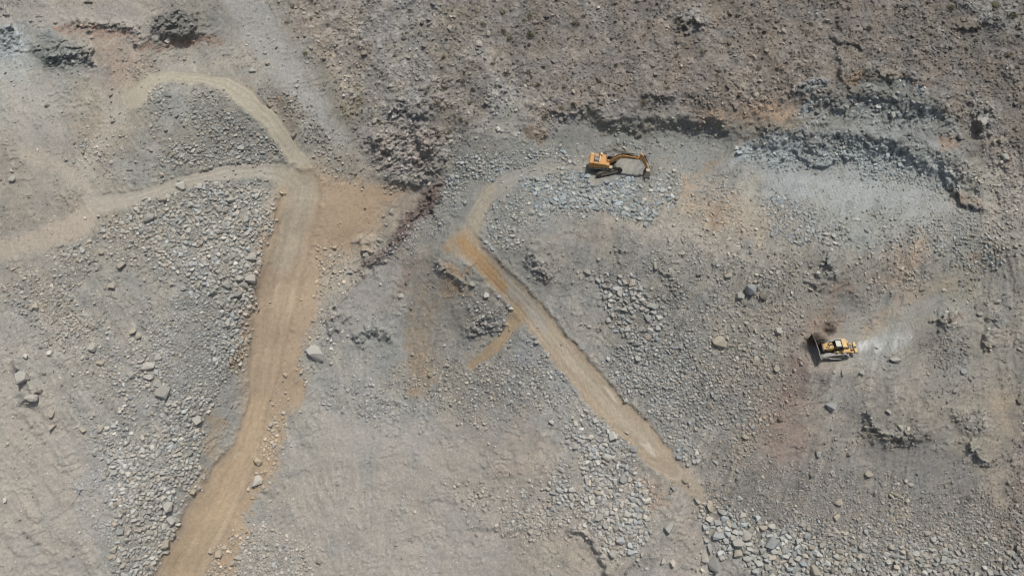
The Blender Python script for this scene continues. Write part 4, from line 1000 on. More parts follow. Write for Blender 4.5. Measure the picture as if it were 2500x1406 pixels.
# hand-placed boulders: photo x, y, width, height, tone, label ('' = described by its patch)
HB = """772 864 42 44 p huge pale cracked boulder on the right shoulder of the wide tan road
612 681 30 27 p largest pale block at the road side of the left rubble slope
585 679 22 18 p pale block touching the left side of the largest block on the left rubble slope
592 697 24 15 p flat pale block just below the largest block on the left rubble slope
552 697 27 20 p broad pale slab left of the largest block on the left rubble slope
582 718 28 20 g grey layered block two below the largest block on the left rubble slope
521 711 20 22 g tall grey slab lower left of the largest block on the left rubble slope
617 627 24 28 p pair-topped pale boulder at the road edge above the largest left block
530 567 24 15 p long pale slab lying in the middle of the left rubble slope
562 490 25 18 p pale flat slab at the top of the left rubble slope
465 502 19 15 p pale square block near the top left corner of the left rubble slope
400 488 22 18 t beige block under the curved upper left road
443 456 24 20 p bright angular block touching the curved upper left road
366 533 24 24 g big grey block on the small pale mound left of the rubble slope
535 513 18 20 g 
602 537 16 22 g leaning grey slab at the upper right of the left rubble slope
296 650 27 20 t flat beige slab half buried on the left slope below the stone streak
252 564 15 14 p pale cube at the upper end of the left stone streak
274 699 18 14 t round beige boulder with a dark lower edge on the left slope
169 754 25 16 t flat yellowish slab in the scattered stones at far left
90 748 15 20 t upright beige block left of the flat yellowish slab at far left
326 811 18 15 t yellowish block on the smooth left slope above the paired boulders
340 822 14 14 t 
227 849 16 22 p pale upright block alone on the lower left slope
363 895 30 24 p large pale boulder heading the chain of boulders on the lower left slope
389 873 16 18 p pale boulder right of and above the head of the boulder chain
246 888 16 16 t 
321 916 18 18 p pale round boulder left of the boulder chain
364 921 25 16 p wide pale slab just below the head of the boulder chain
388 937 18 22 p pale block directly above the big round boulder of the chain
401 959 33 32 p biggest rounded pale boulder ending the chain on the lower left slope
557 789 13 20 p white upright stone beside the tan road bank
552 634 14 16 g 
565 644 13 14 g 
57 925 30 34 p beige rock knob sticking out of the smooth far left slope
77 972 26 18 p beige rock ledge below the knob on the smooth far left slope
481 1028 28 24 p pale block at the road edge of the lower left rubble strip
453 1021 12 17 g 
246 1046 15 20 t beige upright block on the left margin of the lower rubble strip
204 1050 16 14 t 
231 1103 15 18 p pointed pale stone on smooth ground left of the lower rubble strip
130 1045 17 18 t beige rock fin alone on the smooth far left slope
127 1011 14 16 t 
488 1081 12 12 p small pale cube at the road edge below the pale block
463 1106 20 15 g 
281 1153 18 14 p pale flat stone in the fine left part of the lower rubble strip
410 1234 28 36 p tallest pale boulder in the lower left rubble strip beside the road
416 1269 27 24 p broad pale boulder directly below the tallest one in the lower strip
438 1269 14 14 p 
405 1327 22 24 t beige boulder near the bottom of the lower rubble strip
405 1345 18 12 p 
425 1302 16 18 g grey boulder at the tan road edge near the bottom
294 1297 18 14 g 
294 1274 16 12 g 
279 1339 14 18 t 
471 1200 18 14 t beige stone at the tan road edge above the tallest boulder
627 1175 32 28 w whitish grey round boulder alone right of the wide tan road
629 1127 27 24 t tan half buried boulder above the whitish round boulder
535 1351 18 18 t round beige boulder right of the tan road near the bottom edge
515 1344 15 13 t smaller beige boulder left of the round one near the bottom edge
583 1361 25 12 p long pale slab at the bottom right of the tan road
568 1373 15 15 g 
662 1036 13 17 p pale upright stone on the right road verge
670 1088 13 13 w small white stone on the right road verge
809 809 19 20 p pale boulder of the pair above the huge cracked boulder
824 801 14 17 g grey boulder right of the pale one above the huge cracked boulder
928 587 20 13 p pale long block beside the gully bank
894 624 18 14 p pale block on the tan verge below the gully bank
817 604 15 10 t isolated beige stone in the middle of the tan junction
854 665 22 11 b flat bluish slab on the tan verge
869 662 12 8 t 
784 711 11 13 t 
956 517 12 20 p tall pale stone at the foot of the dark red rocks
943 549 13 8 p 
767 383 8 9 p 
1187 722 14 16 w white angular block on top of the central mound
1252 577 16 12 p 
1222 578 13 12 g 
697 917 14 12 t beige stone on the right half of the tan road
737 908 10 13 t 
1299 520 18 17 p pale block at the left end of the blue grey heap below the excavator
1319 527 14 11 p 
1469 488 13 16 p pale yellowish stone in the middle of the blue grey heap
1559 513 20 15 b bluish block at the lower right of the heap below the excavator
1568 497 14 14 b 
1544 692 18 20 t tan block heading the boulder cluster right of the diagonal road
1513 716 13 22 p pale upright slab at the left of the boulder cluster
1523 757 22 15 p wide pale block at the lower left of the boulder cluster
1588 747 22 22 g dark grey block at the right of the boulder cluster
1578 722 16 15 g grey round block in the middle of the boulder cluster
1598 650 13 20 t upright tan stone on the gravel slope above the boulder cluster
1663 620 15 12 t pale tan stone below the pale crest of the bench slope
1745 640 16 22 g grey standing slab on the upper right gravel slope
1775 674 18 16 t tan rock with a dark underside right of the standing slab
1834 709 26 24 b layered blue grey outcrop block on the streaked slope
1805 723 20 18 g 
1755 836 36 26 t large flat tan block alone on the slope left of the bulldozer
1661 848 15 17 g grey block on the talus between the road and the flat tan block
1556 876 14 17 p 
1845 883 18 24 t tan block below and right of the large flat tan block
1877 920 18 14 t 
1310 836 14 11 g grey stone alone between the spur track and the diagonal road
1310 928 12 16 g 
2184 879 27 17 p pale flat topped boulder just right of the bulldozer
2101 910 14 13 p round pale stone below the bulldozer track marks
2036 909 9 9 p 
1895 900 16 20 t tan block at the left below the bulldozer blade
1899 809 18 18 p pale block left of the bulldozer exhaust smoke
1907 779 12 14 t 
2026 644 22 20 g grey rock knob on the slope below the wide bench
2016 573 22 9 p long pale slab on the bench edge beside the rubble pile
2034 577 12 12 w white block right of the long slab on the bench edge
2036 594 12 12 w 
1996 667 12 13 w small whitish block below the grey rock knob
2352 908 18 15 b blue grey block on the slope right of the bulldozer
1977 706 20 10 t 
1496 1065 20 21 w bright white block left of the white scuffed road patch
1548 1096 20 17 b bluish block touching the left edge of the diagonal road
1482 1117 28 20 p wide pale boulder at the top of the heap left of the road foot
1482 1101 14 11 b small bluish block on top of the wide pale boulder
1521 1170 18 18 g dark grey tilted block in the heap left of the road foot
1397 1197 20 16 p pale boulder at the left end of the heap left of the road foot
1462 1262 20 20 p pale square block at the centre of the heap left of the road foot
1469 1245 18 16 p pale block just above the square one at the heap centre
1531 1254 22 16 p pale flat block at the right of the heap left of the road foot
1457 1202 18 14 t 
1559 1262 16 11 p 
1477 1284 16 16 g 
1631 1287 24 28 p pale pointed boulder alone below the pinkish patch
1732 1235 18 28 t tan upright boulder at the lower end of the diagonal road
1643 1192 12 12 g small dark edged stone on the road foot
1742 1377 28 36 g tallest grey boulder at the bottom edge of the large heap
1720 1364 18 18 p pale block left of the tallest grey boulder at the bottom edge
1825 1307 32 25 p big pale boulder at the top of the bottom right heap
1802 1325 30 22 p pale boulder leaning on the big pale one in the bottom right heap
1752 1307 30 20 b wide bluish slab at the upper left of the bottom right heap
1800 1351 20 22 t tan boulder at the lower rim of the bottom right heap
1733 1339 14 25 g upright grey slab at the left rim of the bottom right heap
1882 1324 36 28 b broadest blue grey boulder right of the big pale one
1862 1343 20 18 g 
1514 1319 22 18 b bluish block at the lower end of the heap left of the road foot
1494 1350 18 19 p pale boulder below the heap left of the road foot
1472 1357 16 12 p pale stone left of the pale boulder below the heap
1618 1369 12 14 p 
1818 1066 18 14 t pale tan boulder trailing a smooth streak on the lower right slope
1732 991 16 19 t 
1745 1130 14 13 p 
1347 1031 14 13 p pale stone alone on the pinkish central floor
2027 993 30 20 b large bluish boulder on the streaked slope below the bulldozer
2119 1157 20 17 t tan boulder on the gravel fan below the dark overhang
2044 1227 20 15 t tan flat boulder on the lower gravel fan
2041 1262 16 18 t yellowish block below the flat tan boulder on the gravel fan
1997 1110 15 14 g 
2084 1379 15 15 g grey cube in the rubble along the bottom edge
1989 1392 28 26 t big beige boulder cut by the bottom edge
2051 1359 20 14 t 
2223 1183 18 9 t tan slab at the foot of the grey sand cone
2206 1277 13 12 p 
2216 1354 15 18 t 
1979 1155 9 24 d dark standing sliver of rock on the lower right slope
2166 1006 13 13 p pale stone with a dark shadow above the overhang
216 8 22 10 d dark grey flat boulder at the top left edge
478 276 14 10 p 
274 284 11 11 g upper one of two grey stones on the pale upper left road
275 297 12 9 g lower one of two grey stones on the pale upper left road
32 438 16 18 p pale block below a smaller one at the far left edge
31 418 10 11 p small block above the pale one at the far left edge
654 157 13 11 t round beige stone in the grey gully at the upper left
675 117 9 9 p small pale round stone highest in the grey gully
617 174 18 12 p pale boulder on the grey gully floor
588 363 20 14 p pale block above the junction of the upper left roads
318 416 20 6 d long dark slab on the slope above the curved road
1022 251 12 10 w white square block on the brown natural hillside
2442 344 19 19 t beige rounded boulder at the right edge below the rock knob
2452 386 20 18 g grey boulder below the beige one at the right edge
2426 348 14 16 t 
2138 403 12 6 w bright white stone lying on the wide bluish bench"""
TONE = {'p': (176, 174, 166), 'g': (154, 155, 150), 'b': (156, 162, 162), 't': (170, 162, 146), 'd': (116, 116, 112), 'w': (192, 192, 187)}
NAMED = []
for line in HB.split('\n'):
    a = line.split(' ', 5)
    x, y, w, h = [float(t) for t in a[:4]]
    NAMED.append((x, y, w, h, a[4], a[5].strip() if len(a) > 5 else ''))
    taken.setdefault((int(x // (3 * PXM)), int(y // (3 * PXM))), []).append((x, y, .5 * math.sqrt(w * h)))

TOTN = 0
PMASK = []
for k, (pts, f, den, med, sig, col, words) in enumerate(RP):
    m = area(pts, f * 1.5, 2.4)
    PMASK.append(m)
    nz_ = np.clip(.62 + 1.3 * fbm(U / 5 + k * 3, V / 5, 4, 300) + (.3 + .4 * (PX > 1500)) * STR, .04, 1)
    mm = m * nz_ * OPEN
    p = np.asarray(pts); bx = (p[:, 0].min() - 40, p[:, 0].max() + 40, p[:, 1].min() - 40, p[:, 1].max() + 40)
    px, py, r = scatter(mm, den * 11, med * .55, sig * 1.4, SPREAD, .11, max(.4, 1.6 * med), bx)
    ok = pack(px, py, r, taken, .62)
    px, py, r = px[ok], py[ok], r[ok]
    g = sample(C, px, py)
    n = len(px)
    cc = (.62 * np.array(col) + .38 * g) * (1.09 + .08 * SPREAD.normal(size=(n, 1))) + SPREAD.normal(size=(n, 1)) * np.array((3.0, 0, -3.0))
    ST.add(px, py, r, cc, k)
    TOTN += n
# thin scatter everywhere off the roads, and coarse stones on the natural hillside
var = np.clip(.25 + 1.3 * fbm(U / 8, V / 8, 4, 310), .02, 1)
px, py, r = scatter(OPEN * (1 - NAT) * (1 - .85 * SMOOTH) * (1 - .75 * SM2) * var, 1.1, .16, .55, SPREAD, .1, .8)
ok = pack(px, py, r, taken, .7); px, py, r = px[ok], py[ok], r[ok]
ST.add(px, py, r, sample(C, px, py) * (1.05 + .10 * SPREAD.normal(size=(len(px), 1))), 100)
px, py, r = scatter(OPEN * NAT * np.clip(clump, .3, 1), 5.0, .155, .52, SPREAD, .1, .75)
ok = pack(px, py, r, taken, .7); px, py, r = px[ok], py[ok], r[ok]
ST.add(px, py, r, sample(C, px, py) * (1.03 + .13 * SPREAD.normal(size=(len(px), 1))), 101)
px, py, r = scatter(np.clip(ROCK - .2, 0, 1) * OPEN, 1.3, .26, .45, SPREAD, .1, .8)
ok = pack(px, py, r, taken, .7); px, py, r = px[ok], py[ok], r[ok]
ST.add(px, py, r, sample(C, px, py) * (1.08 + .14 * SPREAD.normal(size=(len(px), 1))), 102)
ST.done()
# gravel: too small to count
GR = Stones()
rub = np.zeros((NY, NX), np.float32)
for k, m in enumerate(PMASK): rub = np.maximum(rub, blur(m, 16) * min(1, RP[k][2] / 2.2))
gm = OPEN * (1 - .9 * SMOOTH * (1 - np.maximum.reduce([mBench, mBench2, mBench3]))) * (1 - .6 * SM2) * np.clip(.12 + 1.0 * rub + .35 * np.clip(fbm(U / 6, V / 6, 4, 320) * 2, 0, 1) + .18 * np.clip(STR * 2, 0, 1) + .25 * NAT + .22 * np.maximum.reduce([mBench, mBench2, mBench3, mR2T]), 0, 1)
px, py, r = scatter(gm, 15, .085, .4, SPREAD, .04, .2)
GR.add(px, py, r, sample(C, px, py) * (1.05 + .13 * SPREAD.normal(size=(len(px), 1))), 0)
px, py, r = scatter(.5 * np.maximum(blur(CLEAR, 5) * (1 - CLEAR) * 2, .10 * CLEAR), 3.0, .08, .35, SPREAD, .04, .2)
GR.add(px, py, r, sample(C, px, py) * (1.04 + .12 * SPREAD.normal(size=(len(px), 1))), 0)
GR.done()


def lay(px, py, r, col, temps, rng, tilt=.32, sink=.3, flat=1.0):
    """numpy-merged stones lying on the ground"""
    base = sample(P, px, py)
    V_, F_, C_ = [], [], []
    which = rng.integers(0, len(temps), len(px)); off = 0
    R_ = rots(len(px), rng, tilt)
    for t, (tv, tf) in enumerate(temps):
        s = np.nonzero(which == t)[0]
        if not len(s): continue
        sc = r[s][:, None] * (.85 + .3 * rng.random((len(s), 3)))
        v = np.einsum('nij,nkj->nki', R_[s], tv[None] * sc[:, None, :] * 1.25)
        v += base[s][:, None, :] + (UPN * r[s][:, None] * (.5 - sink))[:, None, :]
        V_.append(v.reshape(-1, 3))
        F_.append((tf[None] + (np.arange(len(s)) * len(tv))[:, None, None] + off).reshape(-1, 3))
        c = np.repeat(alb(np.clip(col[s], 15, 235))[:, None, :], len(tv), 1)
        C_.append(c.reshape(-1, 3)); off += len(s) * len(tv)
    return np.concatenate(V_), np.concatenate(F_), np.concatenate(C_)


# the largest stones are things of their own, the rest is rubble
NB = 300 - len(NAMED)
order = np.argsort(-ST.r)
inv = (ST.px > 5) & (ST.px < 2495) & (ST.py > 5) & (ST.py < 1400) & (ST.src < 100)
big_i = [k for k in order if inv[k]][:NB]
rest = np.ones(len(ST.r), bool); rest[big_i] = False
st_rng = np.random.default_rng(40)
v, f, c = lay(ST.px[rest], ST.py[rest], ST.r[rest], ST.col[rest], T_BIG, st_rng)
o = mesh_from('rubble', v, f, c, M_STONE)
tag(o, 'countless broken grey stones heaped on the spoil slopes and scattered over the hillside', 'rubble', kind='stuff')
v, f, c = lay(GR.px, GR.py, GR.r, GR.col, T_SML, st_rng)
o = mesh_from('gravel', v, f, c, M_STONE)
tag(o, 'fine loose gravel strewn over the quarry slopes', 'gravel', kind='stuff')
print('stones', len(ST.r), 'gravel', len(GR.r), 'packed', TOTN)

UNIT = []
for k in range(40):
    n = _r.integers(12, 19)
    UNIT.append(hull(n, _r, (1, 1, .62), .28, _r.uniform(.4, .9), _r.uniform(.25, .6)))


def boulder_mesh(rng, wx, wy, wz):
    tv, tf = UNIT[rng.integers(0, len(UNIT))]
    ext = np.ptp(tv, axis=0)
    bm = bmesh.new()
    a = rng.random() * 6.28
    rot = np.array([[math.cos(a), -math.sin(a), 0], [math.sin(a), math.cos(a), 0], [0, 0, 1]])
    q = tv @ rot.T
    q = (q - (q.max(0) + q.min(0)) / 2) / np.ptp(q, axis=0) * np.array([wx, wy, wz])
    vs = [bm.verts.new(t) for t in q]
    for t in tf: bm.faces.new([vs[i] for i in t])
    bm.normal_update()
    bmesh.ops.dissolve_limit(bm, angle_limit=.22, verts=bm.verts, edges=bm.edges)
    bmesh.ops.bevel(bm, geom=bm.edges[:], offset=.02 * wx, segments=1, affect='EDGES', profile=.5)
    bmesh.ops.triangulate(bm, faces=bm.faces)
    bm.verts.index_update()
    return bm


def boulder(x, y, wx, wy, wz, col, label, group, rng, sink=.22):
    bm = boulder_mesh(rng, wx, wy, wz)
    n = len(bm.verts)
    me = bpy.data.meshes.new('boulder')
    bm.to_mesh(me); bm.free()
    ca = me.attributes.new('Col', 'FLOAT_COLOR', 'POINT')
    z = np.array([v.co.z for v in me.vertices])
    cc = np.ones((len(z), 4), np.float32)
    ground = alb(sample(C, x, y))
    k = sstep(-.5, -.1, z / wz)[:, None]
    cc[:, :3] = alb(np.clip(col, 15, 235)) * k + ground * (1 - k)
    ca.data.foreach_set('color', cc.ravel())
    me.materials.append(M_STONE)
    o = bpy.data.objects.new('boulder', me)
    COL.objects.link(o)
    B3 = Matrix([list(BASE[i]) for i in range(3)])
    o.matrix_world = Matrix.Translation(Vector(sample(P, x, y) + UPN * wz * (.5 - sink))) @ (B3 @ Euler((rng.normal() * .12, rng.normal() * .12, 0)).to_matrix()).to_4x4()
    tag(o, label, 'boulder', group)


b_rng = np.random.default_rng(90)


def patch_of(x, y):
    best, bi = .15, -1
    for k, m in enumerate(PMASK):
        q = float(sample(m, x, y))
        if q > best: best, bi = q, k
    return bi


TW = {'p': 'pale', 'g': 'grey', 'b': 'bluish', 't': 'beige', 'd': 'dark', 'w': 'whitish'}
for x, y, w, h, tone, label in NAMED:
    wx, wy = w / PXM, h / PXM
    wz = .72 * min(wx, wy) + .1
    k = patch_of(x, y)
    words = RP[k][6] if k >= 0 else 'on open ground of the quarry'
    col = (.72 * np.array(TONE[tone]) + .28 * sample(C, x, y)) * (1 + .03 * b_rng.normal())
    boulder(x, y, wx, wy, wz, col, label or ('medium %s boulder %s' % (TW[tone], words)), 'boulders of the quarry', b_rng, .36)
for k in big_i:
    s = int(ST.src[k])
    r = ST.r[k]
    boulder(ST.px[k], ST.py[k], 2.1 * r, 1.6 * r, 1.25 * r, ST.col[k] * 1.02, 'middle sized angular stone ' + RP[s][6], 'boulders of the quarry', b_rng, .36)
# ------------------------------------------------------------------ the two machines
def paint_mat(name, col, rough=.5, dust=.35, dustcol=(172, 163, 148), metal=0.0, scale=1.6, spec=.35):
    def build(nt, b):
        tc = N(nt, 'ShaderNodeTexCoord')
        n1 = N(nt, 'ShaderNodeTexNoise', Scale=scale, Detail=7.0, Roughness=.7)
        nt.links.new(tc.outputs['Object'], n1.inputs['Vector'])
        mr = N(nt, 'ShaderNodeMapRange')
        mr.inputs[1].default_value = .38; mr.inputs[2].default_value = .68
        mr.inputs[3].default_value = dust * .3; mr.inputs[4].default_value = min(1, dust * 1.5)
        nt.links.new(n1.outputs[0], mr.inputs[0])
        mx = N(nt, 'ShaderNodeMix'); mx.data_type = 'RGBA'
        mx.inputs[6].default_value = (*lin(col), 1); mx.inputs[7].default_value = (*(lin(dustcol) * .8), 1)
        nt.links.new(mr.outputs[0], mx.inputs[0])
        nt.links.new(mx.outputs[2], b.inputs['Base Color'])
        b.inputs['Metallic'].default_value = metal
    return node_mat(name, build, rough, spec)


MP = dict(
    orange=paint_mat('orange_paint', (180, 126, 64), .55, .42, (184, 160, 124)),
    cream=paint_mat('cream_paint', (214, 190, 148), .5, .3),
    yellow=paint_mat('yellow_paint', (184, 140, 62), .55, .42, (178, 158, 118)),
    roofy=paint_mat('faded_yellow_paint', (198, 164, 98), .6, .4),
    dark=paint_mat('black_paint', (34, 34, 36), .5, .12),
    grey=paint_mat('grey_metal', (120, 122, 124), .5, .3),
    steel=paint_mat('worn_steel', (104, 106, 108), .42, .25, metal=.3),
    rubber=paint_mat('track_steel', (52, 50, 48), .7, .3),
    dusty=paint_mat('dusty_frame', (168, 158, 138), .8, .6),
    glass=paint_mat('dark_glass', (20, 24, 28), .12, .05, spec=.6),
    white=paint_mat('white_paint', (178, 180, 170), .6, .2),
    rod=paint_mat('chrome_rod', (150, 152, 156), .25, .1, metal=.7),
    shoe=paint_mat('polished_shoes', (150, 150, 148), .45, .2),
    beige=paint_mat('dusty_fender', (176, 162, 128), .8, .6),
)


class MB:
    def __init__(self): self.bm = bmesh.new()

    def box(self, x0, x1, y0, y1, z0, z1, bev=.03, rot=None, piv=None):
        r = bmesh.ops.create_cube(self.bm, size=1)
        vs = r['verts']
        c = Vector(((x0 + x1) / 2, (y0 + y1) / 2, (z0 + z1) / 2))
        for v in vs: v.co = Vector((v.co.x * (x1 - x0), v.co.y * (y1 - y0), v.co.z * (z1 - z0))) + c
        if rot is not None:
            p = Vector(piv) if piv else c
            for v in vs: v.co = rot @ (v.co - p) + p
        if bev:
            es = list({e for v in vs for e in v.link_edges})
            bmesh.ops.bevel(self.bm, geom=es, offset=bev, segments=1, affect='EDGES', profile=.5)
        return self

    def prism(self, prof, y0, y1, bev=.0):
        a = [self.bm.verts.new((x, y0, z)) for x, z in prof]
        b = [self.bm.verts.new((x, y1, z)) for x, z in prof]
        fs = [self.bm.faces.new(a), self.bm.faces.new(b[::-1])]
        n = len(prof)
        for i in range(n): fs.append(self.bm.faces.new((a[i], b[i], b[(i + 1) % n], a[(i + 1) % n])))
        bmesh.ops.recalc_face_normals(self.bm, faces=fs)
        if bev:
            es = list({e for v in a + b for e in v.link_edges})
            bmesh.ops.bevel(self.bm, geom=es, offset=bev, segments=1, affect='EDGES', profile=.5)
        return self

    def tube(self, p, q, r0, r1=None, seg=12):
        p, q = Vector(p), Vector(q); d = q - p
        m = Matrix.Translation((p + q) / 2) @ d.to_track_quat('Z', 'Y').to_matrix().to_4x4()
        bmesh.ops.create_cone(self.bm, cap_ends=True, segments=seg, radius1=r0, radius2=r0 if r1 is None else r1, depth=d.length, matrix=m)
        return self

    def path(self, pts, r, seg=6):
        for p, q in zip(pts[:-1], pts[1:]): self.tube(p, q, r, seg=seg)
        return self

    def ring(self, outer, inner, y0, y1):
        n = len(outer)
        g = []
        for prof in (outer, inner):
            for y in (y0, y1): g.append([self.bm.verts.new((x, y, z)) for x, z in prof])
        o0, o1, i0, i1 = g; fs = []
        for k in range(n):
            j = (k + 1) % n
            for A, B in ((o0, o1), (i1, i0), (i0, o0), (o1, i1)):
                fs.append(self.bm.faces.new((A[k], A[j], B[j], B[k])))
        bmesh.ops.recalc_face_normals(self.bm, faces=fs)
        return self

    def build(self, name, mat, parent=None, label=None):
        me = bpy.data.meshes.new(name)
        self.bm.normal_update(); self.bm.to_mesh(me); self.bm.free()
        me.materials.append(MP[mat])
        o = bpy.data.objects.new(name, me); COL.objects.link(o)
        if parent is not None: o.parent = parent
        if label: o['label'] = label
        return o


def seat(root, p0, n, yaw, lift=0.0):
    z = Vector(n).normalized(); x = Vector((math.cos(yaw), math.sin(yaw), 0)); x = (x - z * x.dot(z)).normalized(); y = z.cross(x)
    m = Matrix((x, y, z)).transposed().to_4x4()
    m.translation = Vector(p0) + z * lift
    root.matrix_world = m
    return m


def loop_points(ctrl, rads, n=10):
    """outline of a belt round wheels: list of (x, z) centres with radii, counter-clockwise"""
    pts = []
    k = len(ctrl)
    for i in range(k):
        c = Vector(ctrl[i]); a = Vector(ctrl[i - 1]); b = Vector(ctrl[(i + 1) % k])
        def nrm(p, q, rp, rq):
            d = q - p; L = d.length; u = d / L
            s = (rp - rq) / L
            pr = Vector((u.y, -u.x))
            return pr * math.sqrt(max(0, 1 - s * s)) + u * s
        n0 = nrm(a, c, rads[i - 1], rads[i]); n1 = nrm(c, b, rads[i], rads[(i + 1) % k])
        a0 = math.atan2(n0.y, n0.x); a1 = math.atan2(n1.y, n1.x)
        while a1 < a0: a1 += 2 * math.pi
        for t in range(n + 1):
            w = a0 + (a1 - a0) * t / n
            pts.append((c.x + rads[i] * math.cos(w), c.y + rads[i] * math.sin(w)))
    return pts


def crawler(root, yc, width, ctrl, rads, shoe, shoe_mat, name='track', thick=.09):
    outer = loop_points(ctrl, rads); inner = loop_points(ctrl, [r - thick for r in rads])
    belt = MB().ring(outer, inner, yc - width * .36, yc + width * .36).build(name, 'rubber', root)
    P_ = [Vector(q) for q in outer]
    m = MB(); acc = 0.0
    for i in range(len(P_)):
        a, b = P_[i], P_[(i + 1) % len(P_)]
        L = (b - a).length
        if L < 1e-6: continue
        u = (b - a) / L
        while acc < L:
            c = a + u * acc
            nn = Vector((u.y, -u.x))
            q = [c + u * (-.42 * shoe) - nn * .02, c + u * (.42 * shoe) - nn * .02, c + u * (.42 * shoe) + nn * .03, c + u * (.10 * shoe) + nn * .035, c + u * (.06 * shoe) + nn * .085, c - u * (.04 * shoe) + nn * .085, c - u * (.08 * shoe) + nn * .035, c - u * (.42 * shoe) + nn * .03]
            m.prism([(t.x, t.y) for t in q], yc - width / 2, yc + width / 2)
            acc += shoe
        acc -= L
    m.build('track_shoes', shoe_mat, belt)
    return belt


# ------------------------------------------------ excavator
ex = bpy.data.objects.new('excavator', None); COL.objects.link(ex)
tag(ex, 'orange tracked excavator with its boom reaching right over the blue grey rubble heap', 'excavator')
seat(ex, EX_P, EX_N, EX_YAW, .06)
und = math.radians(28.0)
uc = MB().prism([(-1.2, .45), (1.2, .45), (1.0, .95), (-1.0, .95)], -1.2, 1.2, .05).box(-2.0, 2.0, -.5, .5, .45, .75).build('undercarriage', 'rubber', ex)
uc.rotation_euler = (0, 0, und)
for s in (-1, 1):
    bt = crawler(ex, s * 1.45, .62, [(-2.15, .55), (2.15, .55)], [.52, .52], .2, 'rubber')
    bt.rotation_euler = (0, 0, und)
    fr = MB().box(-1.85, 1.9, s * 1.45 - .2, s * 1.45 + .2, .3, .72, .06).box(-1.75, 1.8, s * 1.45 + s * .18, s * 1.45 + s * .27, .36, .66, .03).build('track_frame', 'dusty', bt)
    for xx, nm in ((-2.15, 'sprocket'), (2.15, 'idler')):
        MB().tube((xx, s * 1.45 - .24, .55), (xx, s * 1.45 + .24, .55), .40, seg=18).tube((xx, s * 1.45 + s * .24, .55), (xx, s * 1.45 + s * .30, .55), .2, seg=12).build(nm, 'rubber', bt)
    rl = MB()
    for t in np.linspace(-1.6, 1.6, 8): rl.tube((t, s * 1.45 - .2, .2), (t, s * 1.45 + .2, .2), .13, seg=10)
    rl.build('rollers', 'rubber', bt)
MB().tube((0, 0, .9), (0, 0, 1.28), .95, seg=24).build('turntable', 'dark', ex)
hs_ = MB().box(-3.3, 1.15, -1.5, -.2, 1.28, 1.42, .02).box(-3.3, .9, -.25, 1.5, 1.28, 1.42, .02).build('deck', 'dark', ex)
hb = MB()
hb.box(-2.62, -.18, -1.48, 1.46, 1.42, 2.66, .09)
hb.box(-.2, .52, -1.48, -.62, 1.42, 2.55, .08)
hb.box(-.25, .05, -.62, .5, 1.42, 2.2, .04)
house = hb.build('body', 'orange', ex)
cw = MB().prism([(-3.42, 1.5), (-3.55, 1.9), (-3.5, 2.45), (-3.3, 2.66), (-2.63, 2.66), (-2.63, 1.44), (-3.2, 1.4)], -1.42, 1.42, .08).build('counterweight', 'orange', ex)
MB().box(.52, 1.15, -1.46, -.72, 1.42, 1.98, .05).build('front_step', 'cream', ex)
MB().box(.54, 1.05, -1.2, -.95, 1.98, 2.02, .0).build('step_plate', 'grey', ex)
MB().box(-2.55, -1.55, -.95, .85, 2.66, 2.74, .02).build('engine_grille', 'dark', ex)
MB().box(-2.42, -1.68, -.55, .8, 2.74, 2.80, .02).build('grille_panel', 'grey', ex)
MB().box(-2.2, -1.75, .0, .12, 2.80, 2.84, 0).box(-2.2, -1.75, .3, .42, 2.80, 2.84, 0).build('grille_slots', 'dark', ex)
MB().box(-1.54, -1.38, -.95, .95, 2.66, 2.84, .02).build('hood_rail', 'cream', ex)
MB().box(-3.3, -2.7, 1.0, 1.36, 2.66, 2.80, .05).build('rear_cap', 'cream', ex)
MB().tube((-1.25, 1.05, 2.66), (-1.25, 1.05, 3.02), .17).tube((-1.25, 1.05, 3.02), (-1.25, 1.05, 3.14), .24).build('air_cleaner', 'cream', ex)
MB().tube((-1.6, 1.2, 2.66), (-1.6, 1.2, 3.1), .09).build('exhaust_pipe', 'dark', ex)
MB().box(-3.2, 1.14, -1.53, -1.50, 1.30, 1.39, 0).build('lower_stripe', 'white', ex)
MB().box(-1.45, 1.1, -1.505, -1.482, 1.46, 1.74, 0).build('lettering_band', 'dark', ex)
lt = MB()
for k in range(8):
    x0 = -1.35 + k * .15
    lt.box(x0, x0 + .10, -1.52, -1.50, 1.52, 1.69, 0)
lt.prism([(.1, 1.50), (.2, 1.50), (.34, 1.74), (.24, 1.74)], -1.52, -1.50)
lt.build('lettering', 'white', ex)
em = MB()
for a in ((-.62, -.3, 1.84, 1.89), (-.62, -.3, 2.03, 2.08), (-.62, -.57, 1.89, 2.03), (-.35, -.3, 1.89, 2.03)): em.box(a[0], a[1], -1.50, -1.478, a[2], a[3], 0)
em.build('emblem', 'white', ex)
pn_ = MB()
for xx in (-1.75, -.95): pn_.box(xx - .012, xx + .012, -1.486, -1.478, 1.5, 2.55, 0)
pn_.build('door_seams', 'dark', ex)
